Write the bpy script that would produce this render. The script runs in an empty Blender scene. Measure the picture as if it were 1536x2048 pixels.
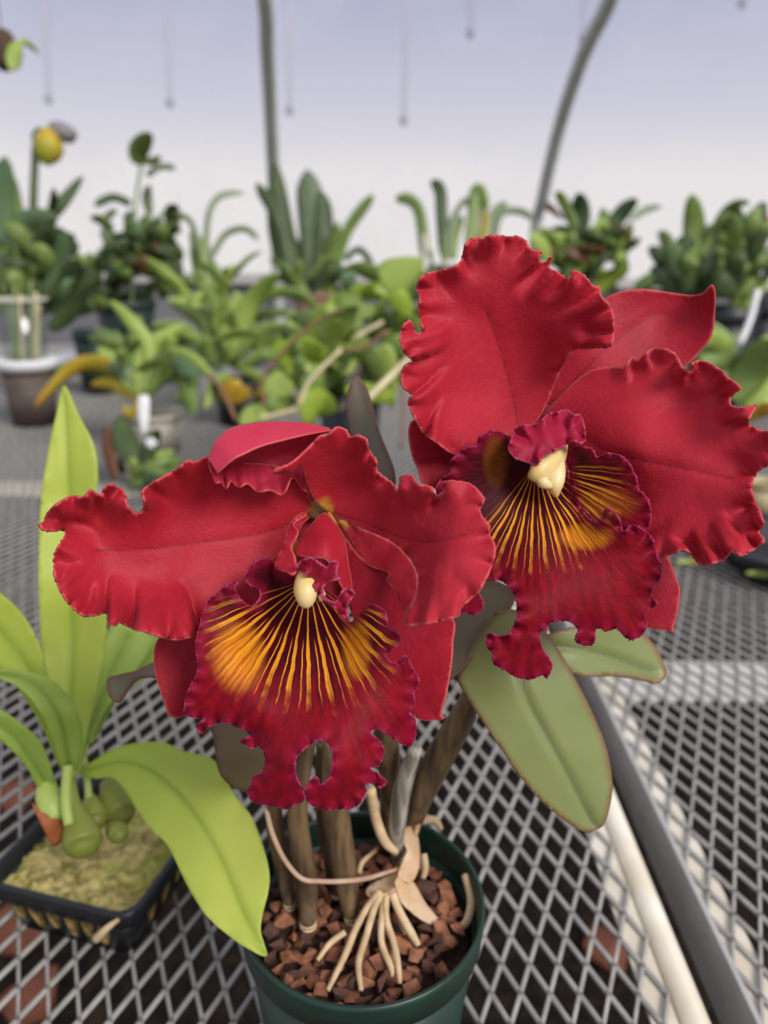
import bpy, bmesh, math, random
import numpy as np
from mathutils import Vector, Matrix, geometry, noise

# ------------------------------------------------------------------ camera
FPX, IW, IH = 1538.0, 1536, 2048
CAMZ = 1.233
PITCH, ROLL = math.radians(19.0), math.radians(0.7)
CAM = np.array([0.0, 0.0, CAMZ])
_F = np.array([0, math.cos(PITCH), -math.sin(PITCH)])
_R = np.array([1.0, 0, 0])
_D = np.cross(_F, _R)
RV = math.cos(ROLL) * _R - math.sin(ROLL) * _D
DV = math.cos(ROLL) * _D + math.sin(ROLL) * _R
FV = _F
sc = bpy.context.scene
COL = sc.collection
cd = bpy.data.cameras.new('camera')
cam = bpy.data.objects.new('camera', cd)
COL.objects.link(cam)
cd.sensor_fit = 'VERTICAL'
cd.sensor_height = 24.0
cd.lens = FPX / IH * 24.0
cd.clip_start = 0.01
cd.dof.use_dof = True
cd.dof.focus_distance = 0.283
cd.dof.aperture_fstop = 4.8
m = Matrix.Identity(4)
for i in range(3):
    m[i][0], m[i][1], m[i][2], m[i][3] = RV[i], -DV[i], -FV[i], CAM[i]
cam.matrix_world = m
sc.camera = cam

# ------------------------------------------------------------------ sky, sun, exposure
def lin(c):
    c = c / 255.0
    return c / 12.92 if c <= 0.04045 else ((c + 0.055) / 1.055) ** 2.4
def C(r, g, b):
    return (lin(r), lin(g), lin(b), 1.0)

W = bpy.data.worlds.new('sky'); sc.world = W; W.use_nodes = True
nt = W.node_tree; nt.nodes.clear()
tc = nt.nodes.new('ShaderNodeTexCoord'); sp = nt.nodes.new('ShaderNodeSeparateXYZ')
rp = nt.nodes.new('ShaderNodeValToRGB'); bg = nt.nodes.new('ShaderNodeBackground'); wo = nt.nodes.new('ShaderNodeOutputWorld')
nt.links.new(tc.outputs['Generated'], sp.inputs[0]); nt.links.new(sp.outputs['Z'], rp.inputs[0])
nt.links.new(rp.outputs[0], bg.inputs[0]); nt.links.new(bg.outputs[0], wo.inputs[0])
e = rp.color_ramp.elements
e[0].position = 0.0; e[0].color = C(243, 238, 236)
e[1].position = 1.0; e[1].color = C(200, 202, 216)
a = e.new(0.08); a.color = C(238, 234, 234)
a = e.new(0.15); a.color = C(208, 208, 222)
a = e.new(0.25); a.color = C(176, 179, 203)
a = e.new(0.5); a.color = C(184, 187, 207)
bg.inputs[1].default_value = 0.93
sd = bpy.data.lights.new('sun', 'SUN'); sun = bpy.data.objects.new('sun', sd); COL.objects.link(sun)
sd.energy = 3.5; sd.angle = math.radians(24); sd.color = (1.0, 0.965, 0.92)
sun.rotation_euler = (math.radians(36), math.radians(38), 0)
sun.location = (1, -1, 5)
sc.view_settings.view_transform = 'Standard'
sc.view_settings.look = 'None'
sc.view_settings.gamma = 1.0
sc.view_settings.use_curve_mapping = False
sc.view_settings.exposure = 0.1

# ------------------------------------------------------------------ helpers
def ray(u, v):
    return FV + RV * ((u - IW / 2) / FPX) + DV * ((v - IH / 2) / FPX)
def P(u, v, d):
    """photo pixel + distance along the lens axis in metres -> world point"""
    return CAM + ray(u, v) * d
def on(u, v, z):
    r = ray(u, v)
    return CAM + r * ((z - CAMZ) / r[2])
def crop(ox, oy, s):
    return lambda x, y: (ox + x / s, oy + y / s)
c1 = crop(0, 800, 1.92); c2 = crop(360, 820, 2.363); c3 = crop(780, 440, 2.0317); c4 = crop(0, 1400, 2.743)
c5 = crop(460, 1450, 2.56); c6 = crop(900, 1200, 2.415); c7 = crop(0, 200, 2.694); c8 = crop(380, 280, 2.954)
d1 = crop(980, 300, 2.763); d6 = crop(420, 480, 3.491); px = crop(0, 0, 1.0)

ORG = {}
def empty(name, loc, label, cat, group=None):
    o = bpy.data.objects.new(name, None); COL.objects.link(o)
    o.location = Vector(loc); o.empty_display_size = 0.02
    ORG[o.name] = np.array(loc, float)
    o['label'] = label; o['category'] = cat
    if group: o['group'] = group
    return o
def mk(name, V, Fs, mat, parent=None, smooth=True, solid=0.0, origin=None, attrs=None, label=None, cat=None, group=None, kind=None, offset=0.0, sub=0):
    V = np.asarray(V, float)
    if parent is not None: org = ORG[parent.name]
    elif origin is not None: org = np.asarray(origin, float)
    else:
        org = V.mean(0).copy(); org[2] = V[:, 2].min()
    me = bpy.data.meshes.new(name)
    me.from_pydata((V - org).tolist(), [], [tuple(int(i) for i in f) for f in Fs])
    mats = mat if isinstance(mat, (list, tuple)) else [mat]
    for q in mats: me.materials.append(q)
    if smooth: me.polygons.foreach_set('use_smooth', [True] * len(me.polygons))
    if attrs:
        for k, a in attrs.items():
            a = np.asarray(a, float)
            if a.ndim == 1:
                at = me.attributes.new(k, 'FLOAT', 'POINT'); at.data.foreach_set('value', a)
            else:
                at = me.attributes.new(k, 'FLOAT_VECTOR', 'POINT'); at.data.foreach_set('vector', a.ravel())
    me.update()
    o = bpy.data.objects.new(name, me); COL.objects.link(o)
    if parent is not None: o.parent = parent
    else: o.location = Vector(org)
    ORG[o.name] = org
    if sub:
        q = o.modifiers.new('sub', 'SUBSURF'); q.levels = sub; q.render_levels = sub
    if solid:
        q = o.modifiers.new('thick', 'SOLIDIFY'); q.thickness = solid; q.offset = offset
    if label: o['label'] = label
    if cat: o['category'] = cat
    if group: o['group'] = group
    if kind: o['kind'] = kind
    return o

class Mesh:
    """collects shapes into one mesh"""
    def __init__(s): s.V = []; s.F = []; s.n = 0
    def add(s, V, F):
        V = np.asarray(V, float).reshape(-1, 3)
        s.V.append(V); s.F += [tuple(i + s.n for i in f) for f in F]; s.n += len(V); return s
    def box(s, lo, hi):
        x0, y0, z0 = lo; x1, y1, z1 = hi
        return s.add([(x0,y0,z0),(x1,y0,z0),(x1,y1,z0),(x0,y1,z0),(x0,y0,z1),(x1,y0,z1),(x1,y1,z1),(x0,y1,z1)],
                     [(0,3,2,1),(4,5,6,7),(0,1,5,4),(1,2,6,5),(2,3,7,6),(3,0,4,7)])
    def tube(s, pts, rad, n=8, steps=0, flat=1.0):
        V, F = tube(pts, rad, n, steps, flat); return s.add(V, F)
    def lathe(s, c, prof, n=32):
        c = np.asarray(c, float); V = []; F = []
        for r, z in prof:
            for k in range(n):
                a = 2 * math.pi * k / n
                V.append((c[0] + r * math.cos(a), c[1] + r * math.sin(a), c[2] + z))
        for j in range(len(prof) - 1):
            for k in range(n):
                k2 = (k + 1) % n
                F.append((j*n+k, j*n+k2, (j+1)*n+k2, (j+1)*n+k))
        return s.add(V, F)
    def make(s, name, mat, parent=None, **k):
        return mk(name, np.vstack(s.V), s.F, mat, parent, **k)

def cat(pts, n, closed=False):
    """Catmull-Rom through pts, n samples per span"""
    p = np.asarray(pts, float); N = len(p); out = []
    for i in range(N if closed else N - 1):
        if closed: a, b, c, d = p[(i-1) % N], p[i], p[(i+1) % N], p[(i+2) % N]
        else: a, b, c, d = p[max(i-1, 0)], p[i], p[i+1], p[min(i+2, N-1)]
        for k in range(n):
            t = k / n
            out.append(0.5 * ((2*b) + (c-a)*t + (2*a-5*b+4*c-d)*t*t + (3*b-a-3*c+d)*t**3))
    if not closed: out.append(p[-1])
    return np.array(out)
def resample(poly, step, closed):
    q = np.vstack([poly, poly[:1]]) if closed else poly
    L = np.concatenate([[0], np.cumsum(np.linalg.norm(np.diff(q, axis=0), axis=1))])
    n = max(4, int(round(L[-1] / step)))
    s = np.linspace(0, L[-1], n + 1)
    r = np.column_stack([np.interp(s, L, q[:, k]) for k in range(q.shape[1])])
    return r[:-1] if closed else r
def tube(pts, rad, n=8, steps=0, flat=1.0):
    pts = np.asarray(pts, float); rad = np.asarray(rad if np.ndim(rad) else [rad] * len(pts), float)
    if steps:
        a = cat(np.column_stack([pts, rad]), steps); pts, rad = a[:, :3], np.maximum(a[:, 3], 1e-5)
    V = []; F = []; N = len(pts); ref = None
    for i in range(N):
        t = pts[min(i+1, N-1)] - pts[max(i-1, 0)]; t = t / (np.linalg.norm(t) + 1e-12)
        if ref is None:
            ref = np.array([0, 0, 1.0]) if abs(t[2]) < 0.9 else np.array([1.0, 0, 0])
        x = ref - t * (ref @ t); x /= np.linalg.norm(x) + 1e-12; ref = x; y = np.cross(t, x)
        for k in range(n):
            a = 2 * math.pi * k / n
            V.append(pts[i] + rad[i] * (x * math.cos(a) + y * math.sin(a) * flat))
    for i in range(N - 1):
        for k in range(n):
            k2 = (k + 1) % n
            F.append((i*n+k, i*n+k2, (i+1)*n+k2, (i+1)*n+k))
    F.append(tuple(range(n))[::-1]); F.append(tuple((N-1)*n + k for k in range(n)))
    return np.array(V), F
def sstep(x): x = np.clip(x, 0, 1); return x * x * (3 - 2 * x)

# ------------------------------------------------------------------ node helpers
class NB:
    def __init__(s, name):
        s.m = bpy.data.materials.new(name); s.m.use_nodes = True; s.t = s.m.node_tree; s.t.nodes.clear()
        s.out = s.t.nodes.new('ShaderNodeOutputMaterial')
    def n(s, typ, **kw):
        q = s.t.nodes.new('ShaderNode' + typ)
        for k, v in kw.items(): setattr(q, k, v)
        return q
    def set(s, sock, v):
        if isinstance(v, bpy.types.NodeSocket): s.t.links.new(v, sock)
        elif isinstance(v, (tuple, list)) and len(v) == 3 and sock.type == 'RGBA': sock.default_value = (*v, 1)
        else: sock.default_value = v
    def math(s, op, a, b=0.0, c=0.0, clamp=False):
        q = s.n('Math', operation=op, use_clamp=clamp)
        s.set(q.inputs[0], a); s.set(q.inputs[1], b); s.set(q.inputs[2], c); return q.outputs[0]
    def attr(s, name, out='Fac'):
        q = s.n('Attribute', attribute_name=name); return q.outputs[out]
    def smooth(s, x, lo, hi, a=0.0, b=1.0):
        q = s.n('MapRange', interpolation_type='SMOOTHSTEP'); s.set(q.inputs['Value'], x)
        for k, v in zip(('From Min', 'From Max', 'To Min', 'To Max'), (lo, hi, a, b)): s.set(q.inputs[k], v)
        return q.outputs[0]
    def mix(s, f, a, b, blend='MIX'):
        q = s.n('Mix', data_type='RGBA', blend_type=blend); s.set(q.inputs[0], f); s.set(q.inputs[6], a); s.set(q.inputs[7], b); return q.outputs[2]
    def noise(s, scale, detail=3.0, vec=None, rough=0.5, coord='Object', sc3=None):
        q = s.n('TexNoise'); q.inputs['Scale'].default_value = scale; q.inputs['Detail'].default_value = detail; q.inputs['Roughness'].default_value = rough
        if vec is None: vec = s.n('TexCoord').outputs[coord]
        if sc3:
            mp = s.n('Mapping'); mp.inputs['Scale'].default_value = sc3; s.set(mp.inputs[0], vec); vec = mp.outputs[0]
        s.set(q.inputs['Vector'], vec); return q.outputs['Fac']
    def bump(s, h, strength=0.3, dist=0.001):
        q = s.n('Bump'); q.inputs['Strength'].default_value = strength; q.inputs['Distance'].default_value = dist
        s.set(q.inputs['Height'], h); return q.outputs[0]
    def bsdf(s, col, rough=0.5, metal=0.0, normal=None, spec=0.5, trans=0.0, tcol=None, sheen=0.0):
        p = s.n('BsdfPrincipled'); s.set(p.inputs['Base Color'], col); s.set(p.inputs['Roughness'], rough)
        p.inputs['Metallic'].default_value = metal; p.inputs['Specular IOR Level'].default_value = spec
        if sheen: p.inputs['Sheen Weight'].default_value = sheen; p.inputs['Sheen Roughness'].default_value = 0.4
        if normal is not None: s.set(p.inputs['Normal'], normal)
        o = p.outputs[0]
        if trans:
            t = s.n('BsdfTranslucent'); s.set(t.inputs[0], tcol if tcol is not None else col)
            if normal is not None: s.set(t.inputs[1], normal)
            mx = s.n('MixShader'); mx.inputs[0].default_value = trans
            s.t.links.new(o, mx.inputs[1]); s.t.links.new(t.outputs[0], mx.inputs[2]); o = mx.outputs[0]
        s.t.links.new(o, s.out.inputs[0]); return s.m

def simple(name, c_a, c_b=None, scale=30, rough=0.5, metal=0.0, spec=0.5, bump=0.0, bdist=0.001, trans=0.0, sc3=None, detail=4.0):
    b = NB(name)
    f = b.noise(scale, detail, sc3=sc3)
    col = b.mix(b.smooth(f, 0.3, 0.7), c_a, c_b or c_a)
    return b.bsdf(col, rough, metal, b.bump(f, bump, bdist) if bump else None, spec, trans)

def petal_mat(name, ca, cb, edgec, trans=0.17, yellow=True):
    b = NB(name)
    f = b.noise(45, 3); g = b.noise(900, 2)
    col = b.mix(b.smooth(f, 0.3, 0.7), ca, cb)
    col = b.mix(b.smooth(g, 0.5, 0.85, 0, 0.14), col, C(226, 84, 92))
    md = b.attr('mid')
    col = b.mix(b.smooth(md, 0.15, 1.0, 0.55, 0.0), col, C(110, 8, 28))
    ed = b.attr('edge')
    col = b.mix(b.smooth(ed, 0.2, 0.8, 0.6, 0.0), col, edgec)
    if yellow:
        bs = b.math('ADD', b.attr('base'), b.math('MULTIPLY', b.math('SUBTRACT', b.noise(160, 2), 0.5), 6.0))
        col = b.mix(b.smooth(bs, 1.5, 5.5, 0.75, 0.0), col, C(190, 150, 40))
    hb = b.math('ADD', b.math('MULTIPLY', g, 0.5), b.noise(260, 3))
    return b.bsdf(col, 0.55, 0, b.bump(hb, 0.42, 0.0007), 0.25, trans, col, sheen=0.06)

def lip_mat(name, patches, K=26.0, vlen=1.0, rot=0.0, thmax=1.45):
    """veined lip: lipc = position from the throat in the lip's own plane"""
    b = NB(name)
    v = b.attr('lipc', 'Vector')
    nz = b.n('TexNoise'); nz.inputs['Scale'].default_value = 3.5; nz.inputs['Detail'].default_value = 3; b.set(nz.inputs['Vector'], v)
    sx = b.n('SeparateXYZ'); b.set(sx.inputs[0], v); X, Y = sx.outputs[0], sx.outputs[1]
    r = b.math('SQRT', b.math('ADD', b.math('MULTIPLY', X, X), b.math('MULTIPLY', Y, Y)))
    th = b.math('ARCTAN2', X, b.math('ADD', Y, 0.12))
    th0 = b.math('SUBTRACT', th, rot)
    w = b.math('MULTIPLY', b.math('SUBTRACT', nz.outputs['Fac'], 0.5), 0.07)
    tw = b.math('ADD', th0, w)
    def veins(k, ph, wid):
        fr = b.math('FRACT', b.math('ADD', b.math('MULTIPLY', tw, k), ph))
        tri = b.math('ABSOLUTE', b.math('SUBTRACT', fr, 0.5))      # 0 on a vein
        return b.smooth(tri, wid, b.math('ADD', wid, 0.07), 1.0, 0.0)
    k1 = K / (2 * math.pi)
    wid1 = b.smooth(r, 0.15, 1.0, 0.075, 0.03)
    v1 = veins(k1, 0.5, wid1)
    wid2 = b.smooth(r, 0.35, 1.0, 0.055, 0.03)
    v2 = b.math('MULTIPLY', veins(k1 * 2, 0.25, wid2), b.smooth(r, 0.38, 0.5))
    vn = b.math('MAXIMUM', v1, v2)
    n2 = b.n('TexNoise'); n2.inputs['Scale'].default_value = 9; n2.inputs['Detail'].default_value = 2; b.set(n2.inputs['Vector'], v)
    rr = b.math('ADD', r, b.math('MULTIPLY', b.math('SUBTRACT', n2.outputs['Fac'], 0.5), 0.5))
    pol = b.n('CombineXYZ'); b.set(pol.inputs[0], b.math('MULTIPLY', tw, 16.0)); b.set(pol.inputs[1], b.math('MULTIPLY', r, 2.6))
    fade = b.smooth(rr, 0.62 * vlen, 1.08 * vlen, 1.0, 0.0)
    ang = b.smooth(b.math('ABSOLUTE', th0), thmax * 0.75, thmax, 1.0, 0.0)
    vn = b.math('MULTIPLY', b.math('MULTIPLY', vn, fade), ang)
    mott = b.n('TexNoise'); mott.inputs['Scale'].default_value = 1.5; mott.inputs['Detail'].default_value = 5; b.set(mott.inputs['Vector'], pol.outputs[0])
    base = b.mix(b.smooth(r, 0.55, 1.15), C(50, 3, 14), C(112, 5, 22))
    base = b.mix(b.smooth(mott.outputs['Fac'], 0.3, 0.75), base, b.mix(b.smooth(r, 0.3, 1.1, 0.1, 0.6), base, C(168, 10, 34)))
    # streaked orange side patches
    for (px_, py_, sx_, sy_, st) in patches:
        gx = b.math('DIVIDE', b.math('SUBTRACT', X, px_), sx_); gy = b.math('DIVIDE', b.math('SUBTRACT', Y, py_), sy_)
        d2 = b.math('ADD', b.math('MULTIPLY', gx, gx), b.math('MULTIPLY', gy, gy))
        fr = b.math('FRACT', b.math('ADD', b.math('MULTIPLY', tw, k1 * 4), b.math('MULTIPLY', mott.outputs['Fac'], 1.2)))
        st_ = b.smooth(b.math('ABSOLUTE', b.math('SUBTRACT', fr, 0.5)), 0.1, 0.4, 1.0, 0.45)
        g = b.math('MULTIPLY', b.smooth(d2, 0.0, 1.0, st, 0.0), st_)
        base = b.mix(g, base, C(230, 140, 24))
    col = b.mix(vn, base, C(236, 156, 36))
    ed = b.attr('edge')
    col = b.mix(b.smooth(ed, 0.6, 4.5, 0.75, 0.0), col, C(134, 8, 48))
    col = b.mix(b.smooth(ed, 0.1, 0.45, 0.4, 0.0), col, C(196, 80, 124))  # pale margin: partly own colour, partly light on the edge painted in
    hb = b.math('ADD', b.noise(420, 3), b.math('MULTIPLY', vn, -0.5))
    return b.bsdf(col, 0.6, 0, b.bump(hb, 0.5, 0.0006), 0.16, 0.12, col, sheen=0.03)

def leaf_mat(name, ca, cb, mid=None, edgec=None, rough=0.4, trans=0.25, streak=True, yellow_edge=None):
    b = NB(name)
    f = b.noise(12, 3)
    col = b.mix(b.smooth(f, 0.3, 0.7), ca, cb)
    if mid: col = b.mix(b.smooth(b.attr('mid'), 0.3, 1.6, 0.6, 0.0), col, mid)
    if edgec: col = b.mix(b.smooth(b.attr('edge'), 0.3, 3.0, 0.8, 0.0), col, edgec)
    g = b.noise(120, 3)
    return b.bsdf(col, rough, 0, b.bump(g, 0.12, 0.0006), 0.4, trans, col)

# ------------------------------------------------------------------ traced sheets with real depth, ruffles and thickness
def tps(ctrl):
    c = np.asarray(ctrl, float); X = c[:, :2] / 300.0; n = len(X)
    def phi(r2): return np.where(r2 > 1e-12, 0.5 * r2 * np.log(np.maximum(r2, 1e-12)), 0)
    K = phi(((X[:, None] - X[None]) ** 2).sum(-1)) + np.eye(n) * 1e-3
    Q = np.column_stack([np.ones(n), X]); A = np.block([[K, Q], [Q.T, np.zeros((3, 3))]])
    w = np.linalg.solve(A, np.concatenate([c[:, 2], np.zeros(3)]))
    def f(U):
        U = np.asarray(U, float) / 300.0
        return phi(((U[:, None] - X[None]) ** 2).sum(-1)) @ w[:n] + np.column_stack([np.ones(len(U)), U]) @ w[n:]
    return f
class Sheet:
    """one sheet: outline in photo pixels, depth (mm along the lens axis) by a thin-plate spline through control points"""
    def __init__(s): s.V = []; s.F = []; s.n = 0; s.A = {'edge': [], 'base': [], 'mid': [], 'lipc': []}
    def island(s, cr, outline, depth, amp=3.0, lam=60, wid=70, base=None, baser=120, mid=None, seed=1, step=7.0,
               throat=None, unit=233.0, fine=0.35, jag=0.0, groove=0.5, hole=None, lump=0.5, dsc=1.0, piv=None, folds=(), fcr=None):
        rng = np.random.RandomState(seed)
        ol = np.array([cr(x, y) for x, y in outline]); ol = cat(ol, 6, True); ol = resample(ol, step * 0.62, True)
        per = np.linalg.norm(np.diff(np.vstack([ol, ol[:1]]), axis=0), axis=1).sum()
        n = len(ol); sarc = np.arange(n) * per / n
        ph = rng.rand(8) * 6.28
        wob = 0.35 * np.sin(sarc / 97 + ph[0]) + 0.3 * np.sin(sarc / 53 + ph[1])
        am = 0.75 + 0.35 * np.sin(sarc / 140 + ph[2]) + 0.25 * np.sin(sarc / 71 + ph[3])
        wave = am * ((1.15 - 2.0 * np.abs(np.sin(3.1416 * sarc / lam + 1.1 * wob + ph[4])) ** 0.8) + fine * np.sin(6.283 * sarc / (lam * 0.43) + ph[5] + 1.5 * wob)
                     )
        tiny = np.sin(6.283 * sarc / (lam * 0.21) + ph[6] + 2 * wob)
        if jag:
            tan = np.roll(ol, -1, 0) - np.roll(ol, 1, 0); nor = np.column_stack([tan[:, 1], -tan[:, 0]])
            nor /= np.linalg.norm(nor, axis=1)[:, None] + 1e-9
            ol = ol + nor * (jag * (0.6 * tiny + 0.5 * rng.randn(n)))[:, None]
        rings = [ol]; edges = [(i, (i + 1) % n) for i in range(n)]; off = n
        if hole is not None:
            h = np.array([cr(x, y) for x, y in hole]); h = resample(cat(h, 6, True), step * 0.7, True)
            rings.append(h); edges += [(off + i, off + (i + 1) % len(h)) for i in range(len(h))]; off += len(h)
        bd = np.vstack(rings)
        lo, hi = ol.min(0), ol.max(0); gx = np.arange(lo[0], hi[0], step); gy = np.arange(lo[1], hi[1], step * 0.866)
        G = np.array([(x + (step / 2 if j % 2 else 0), y) for j, y in enumerate(gy) for x in gx]) + rng.randn(len(gx) * len(gy), 2) * step * 0.08
        def inside(Q, poly):
            r = np.zeros(len(Q), bool); x, y = Q[:, 0], Q[:, 1]; p2 = np.roll(poly, -1, 0)
            for (xa, ya), (xb, yb) in zip(poly, p2):
                if ya == yb: continue
                r ^= ((ya > y) != (yb > y)) & (x < (xb - xa) * (y - ya) / (yb - ya) + xa)
            return r
        keep = inside(G, ol)
        if hole is not None: keep &= ~inside(G, rings[1])
        G = G[keep]
        dm = np.sqrt(((G[:, None] - bd[None]) ** 2).sum(-1)).min(1); G = G[dm > step * 0.5]
        pts = np.vstack([bd, G])
        res = geometry.delaunay_2d_cdt([Vector(p) for p in pts], edges, [], 0, 1e-6)
        V2 = np.array([(p.x, p.y) for p in res[0]]); T = [t for t in res[2]]
        cen = np.array([V2[list(t)].mean(0) for t in T]); ok = inside(cen, ol)
        if hole is not None: ok &= ~inside(cen, rings[1])
        T = [t for t, k in zip(T, ok) if k]
        used = sorted({i for t in T for i in t}); mp = {o_: i for i, o_ in enumerate(used)}
        V2 = V2[used]; T = [tuple(mp[i] for i in t) for t in T]
        D = ((V2[:, None] - bd[None]) ** 2).sum(-1); ni = D.argmin(1); ed = np.sqrt(D[np.arange(len(V2)), ni])
        Do = ((V2[:, None] - ol[None]) ** 2).sum(-1); no = Do.argmin(1); eo = np.sqrt(Do[np.arange(len(V2)), no])
        pv_ = piv if piv is not None else depth[0][2]
        d = tps([(*cr(x, y), pv_ + (q - pv_) * dsc) for x, y, q in depth])(V2)
        # blend the wave over neighbouring edge points so ridges run smoothly inward
        wgt = np.exp(-(np.sqrt(Do) - eo[:, None]) / (2.0 + 0.035 * eo[:, None])); wgt /= wgt.sum(1)[:, None]
        fall = np.clip(1 - eo / wid, 0, 1) ** 1.1
        bm = np.ones(len(V2)); bdist = np.full(len(V2), 99.0)
        if base is not None:
            bp = np.array(cr(*base)); q = np.linalg.norm(V2 - bp, axis=1)
            bm = sstep((q - baser * 0.4) / baser); bdist = q * 0.19
        d = d + amp * fall * bm * (wgt @ wave) + amp * 0.22 * sstep(1 - eo / (wid * 0.35)) * bm * (wgt @ tiny)
        for k in range(3):
            a = rng.rand() * 6.28; L = 60 + 60 * k
            d = d + lump * 0.5 * np.sin((V2[:, 0] * math.cos(a) + V2[:, 1] * math.sin(a)) / L * 3 + rng.rand() * 6.28)
        for fo in folds:
            x0, y0, x1, y1 = fo[:4]; A_ = 1.7 * (fo[4] if len(fo) > 4 else 3.0); w_ = fo[5] if len(fo) > 5 else 24.0
            a_ = np.array((fcr or cr)(x0, y0)); b_ = np.array((fcr or cr)(x1, y1)); ab = b_ - a_; L_ = np.linalg.norm(ab); ab /= L_
            q = V2 - a_; t_ = q @ ab / L_; x_ = q @ np.array([-ab[1], ab[0]]) + 5 * np.sin(t_ * 4.0 + x0)
            tap = np.where(t_ < 0, np.exp(-(t_ * L_ / 25) ** 2), sstep(1 - t_) ** 0.8)
            d = d + A_ * tap * np.tanh(x_ / 3.5) * np.exp(-np.abs(x_) / w_)
        md = np.full(len(V2), 99.0)
        if mid is not None:
            ml = resample(cat(np.array([cr(x, y) for x, y in mid]), 8), 3.0, False)
            q = np.sqrt(((V2[:, None] - ml[None]) ** 2).sum(-1)).min(1); md = q * 0.19
            d = d + groove * np.exp(-(q / 9.0) ** 2)
        Wd = np.array([P(u, v, q / 1000.0) for (u, v), q in zip(V2, d)])
        s.V.append(Wd); s.F += [tuple(i + s.n for i in t) for t in T]; s.n += len(Wd)
        s.A['edge'].append(ed * 0.19); s.A['base'].append(bdist); s.A['mid'].append(md)
        if throat is not None:
            t0 = np.array(cr(*throat)); l = (V2 - t0) / unit; s.A['lipc'].append(np.column_stack([l, np.zeros(len(l))]))
        else: s.A['lipc'].append(np.zeros((len(Wd), 3)))
        return s
    def rows(s, cr, R, nu=5, nv=6, edge_amp=0.0, lam=6, seed=1):
        """grid through rows of (x, y, depth mm)"""
        rng = np.random.RandomState(seed)
        A = np.array([[(*cr(x, y), d) for x, y, d in r] for r in R])          # rows x cols x 3
        A = np.array([cat(r, nv) for r in A]); A = np.array([cat(A[:, j], nu) for j in range(A.shape[1])]).transpose(1, 0, 2)
        n, k = A.shape[:2]
        if edge_amp:
            i = np.arange(n); w = np.sin(6.283 * i / lam + 0.8 * np.sin(i / 5.0) + seed)
            for j in range(k):
                f = sstep((j / (k - 1) - 0.6) / 0.4)
                A[:, j, 2] += edge_amp * f * w; A[:, j, 1] += edge_amp * 2.6 * f * np.sin(6.283 * i / lam + 1.3 + 0.8 * np.sin(i / 5.0) + seed)
        Wd = np.array([P(u, v, q / 1000.0) for u, v, q in A.reshape(-1, 3)])
        F = [(a*k+b, a*k+b+1, (a+1)*k+b+1, (a+1)*k+b) for a in range(n-1) for b in range(k-1)]
        ii, jj = np.meshgrid(np.arange(n), np.arange(k), indexing='ij')
        e_ = np.minimum(np.minimum(jj, k - 1 - jj) * 1.2, (n - 1 - ii) * 1.2 + 0.3).ravel()
        s.V.append(Wd); s.F += [tuple(i + s.n for i in f) for f in F]; s.n += len(Wd)
        s.A['edge'].append(e_); s.A['base'].append(np.full(len(Wd), 99.0)); s.A['mid'].append(np.full(len(Wd), 99.0)); s.A['lipc'].append(np.zeros((len(Wd), 3)))
        return s
    def make(s, name, mat, parent=None, solid=0.0007, **k):
        at = {q: (np.vstack(v) if v[0].ndim == 2 else np.concatenate(v)) for q, v in s.A.items()}
        return mk(name, np.vstack(s.V), s.F, mat, parent, solid=solid, attrs=at, **k)

# ------------------------------------------------------------------ materials of the place
GALV = simple('galvanised_steel', C(174, 170, 162), C(148, 145, 138), 60, 0.5, 0.15, bump=0.1)
GALV_D = simple('grey_steel', C(112, 114, 117), C(98, 100, 104), 40, 0.5, 0.2)
CREAM = simple('cream_painted_steel', C(222, 216, 202), C(205, 194, 172), 22, 0.45, 0.0, bump=0.05)
WHITE = simple('white_plastic', C(232, 232, 230), C(222, 222, 220), 20, 0.4)
def soil_mat():
    b = NB('dark_wet_soil'); f = b.noise(40, 6); g = b.noise(9, 4)
    col = b.mix(b.smooth(f, 0.35, 0.75), C(24, 20, 16), C(52, 40, 30))
    col = b.mix(b.smooth(g, 0.6, 0.75, 0, 0.6), col, C(70, 60, 46))
    return b.bsdf(col, 0.9, 0, b.bump(f, 0.6, 0.02), 0.2)
SOIL = soil_mat()

# ------------------------------------------------------------------ greenhouse shell
Mesh().add([(-9, -6, 0), (9, -6, 0), (9, 7, 0), (-9, 7, 0)], [(0, 1, 2, 3)]).make('floor', SOIL, kind='structure', origin=(0, 0, 0), smooth=False)
HY, HZ, HA, HB = 0.8, 0.93, 3.2, 1.62
def hoop_pt(x, a):
    return np.array([x, HY + HA * math.cos(a), HZ + HB * math.sin(a)])
def film_mat():
    b = NB('polythene_film')
    f = b.noise(1.2, 4, sc3=(2.5, 2.5, 0.5)); g = b.noise(14, 4, sc3=(3.0, 3.0, 0.35))
    t = b.n('BsdfTransparent'); t.inputs[0].default_value = (0.97, 0.97, 0.975, 1)
    l = b.n('BsdfTranslucent'); l.inputs[0].default_value = (0.86, 0.85, 0.88, 1)
    mx = b.n('MixShader')
    b.set(mx.inputs[0], b.math('ADD', b.smooth(f, 0.35, 0.7, 0.06, 0.2), b.smooth(g, 0.5, 0.72, 0, 0.08)))
    b.t.links.new(t.outputs[0], mx.inputs[1]); b.t.links.new(l.outputs[0], mx.inputs[2]); b.t.links.new(mx.outputs[0], b.out.inputs[0])
    return b.m
FILM = film_mat()
V = []; F = []; NA, NX = 40, 12
for i in range(NA + 1):
    for j in range(NX + 1): V.append(hoop_pt(-8 + 16 * j / NX, math.pi * i / NA))
for i in range(NA):
    for j in range(NX): F.append((i*(NX+1)+j, i*(NX+1)+j+1, (i+1)*(NX+1)+j+1, (i+1)*(NX+1)+j))
mk('ceiling', V, F, FILM, kind='structure', origin=(0, 0.8, 1))
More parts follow.
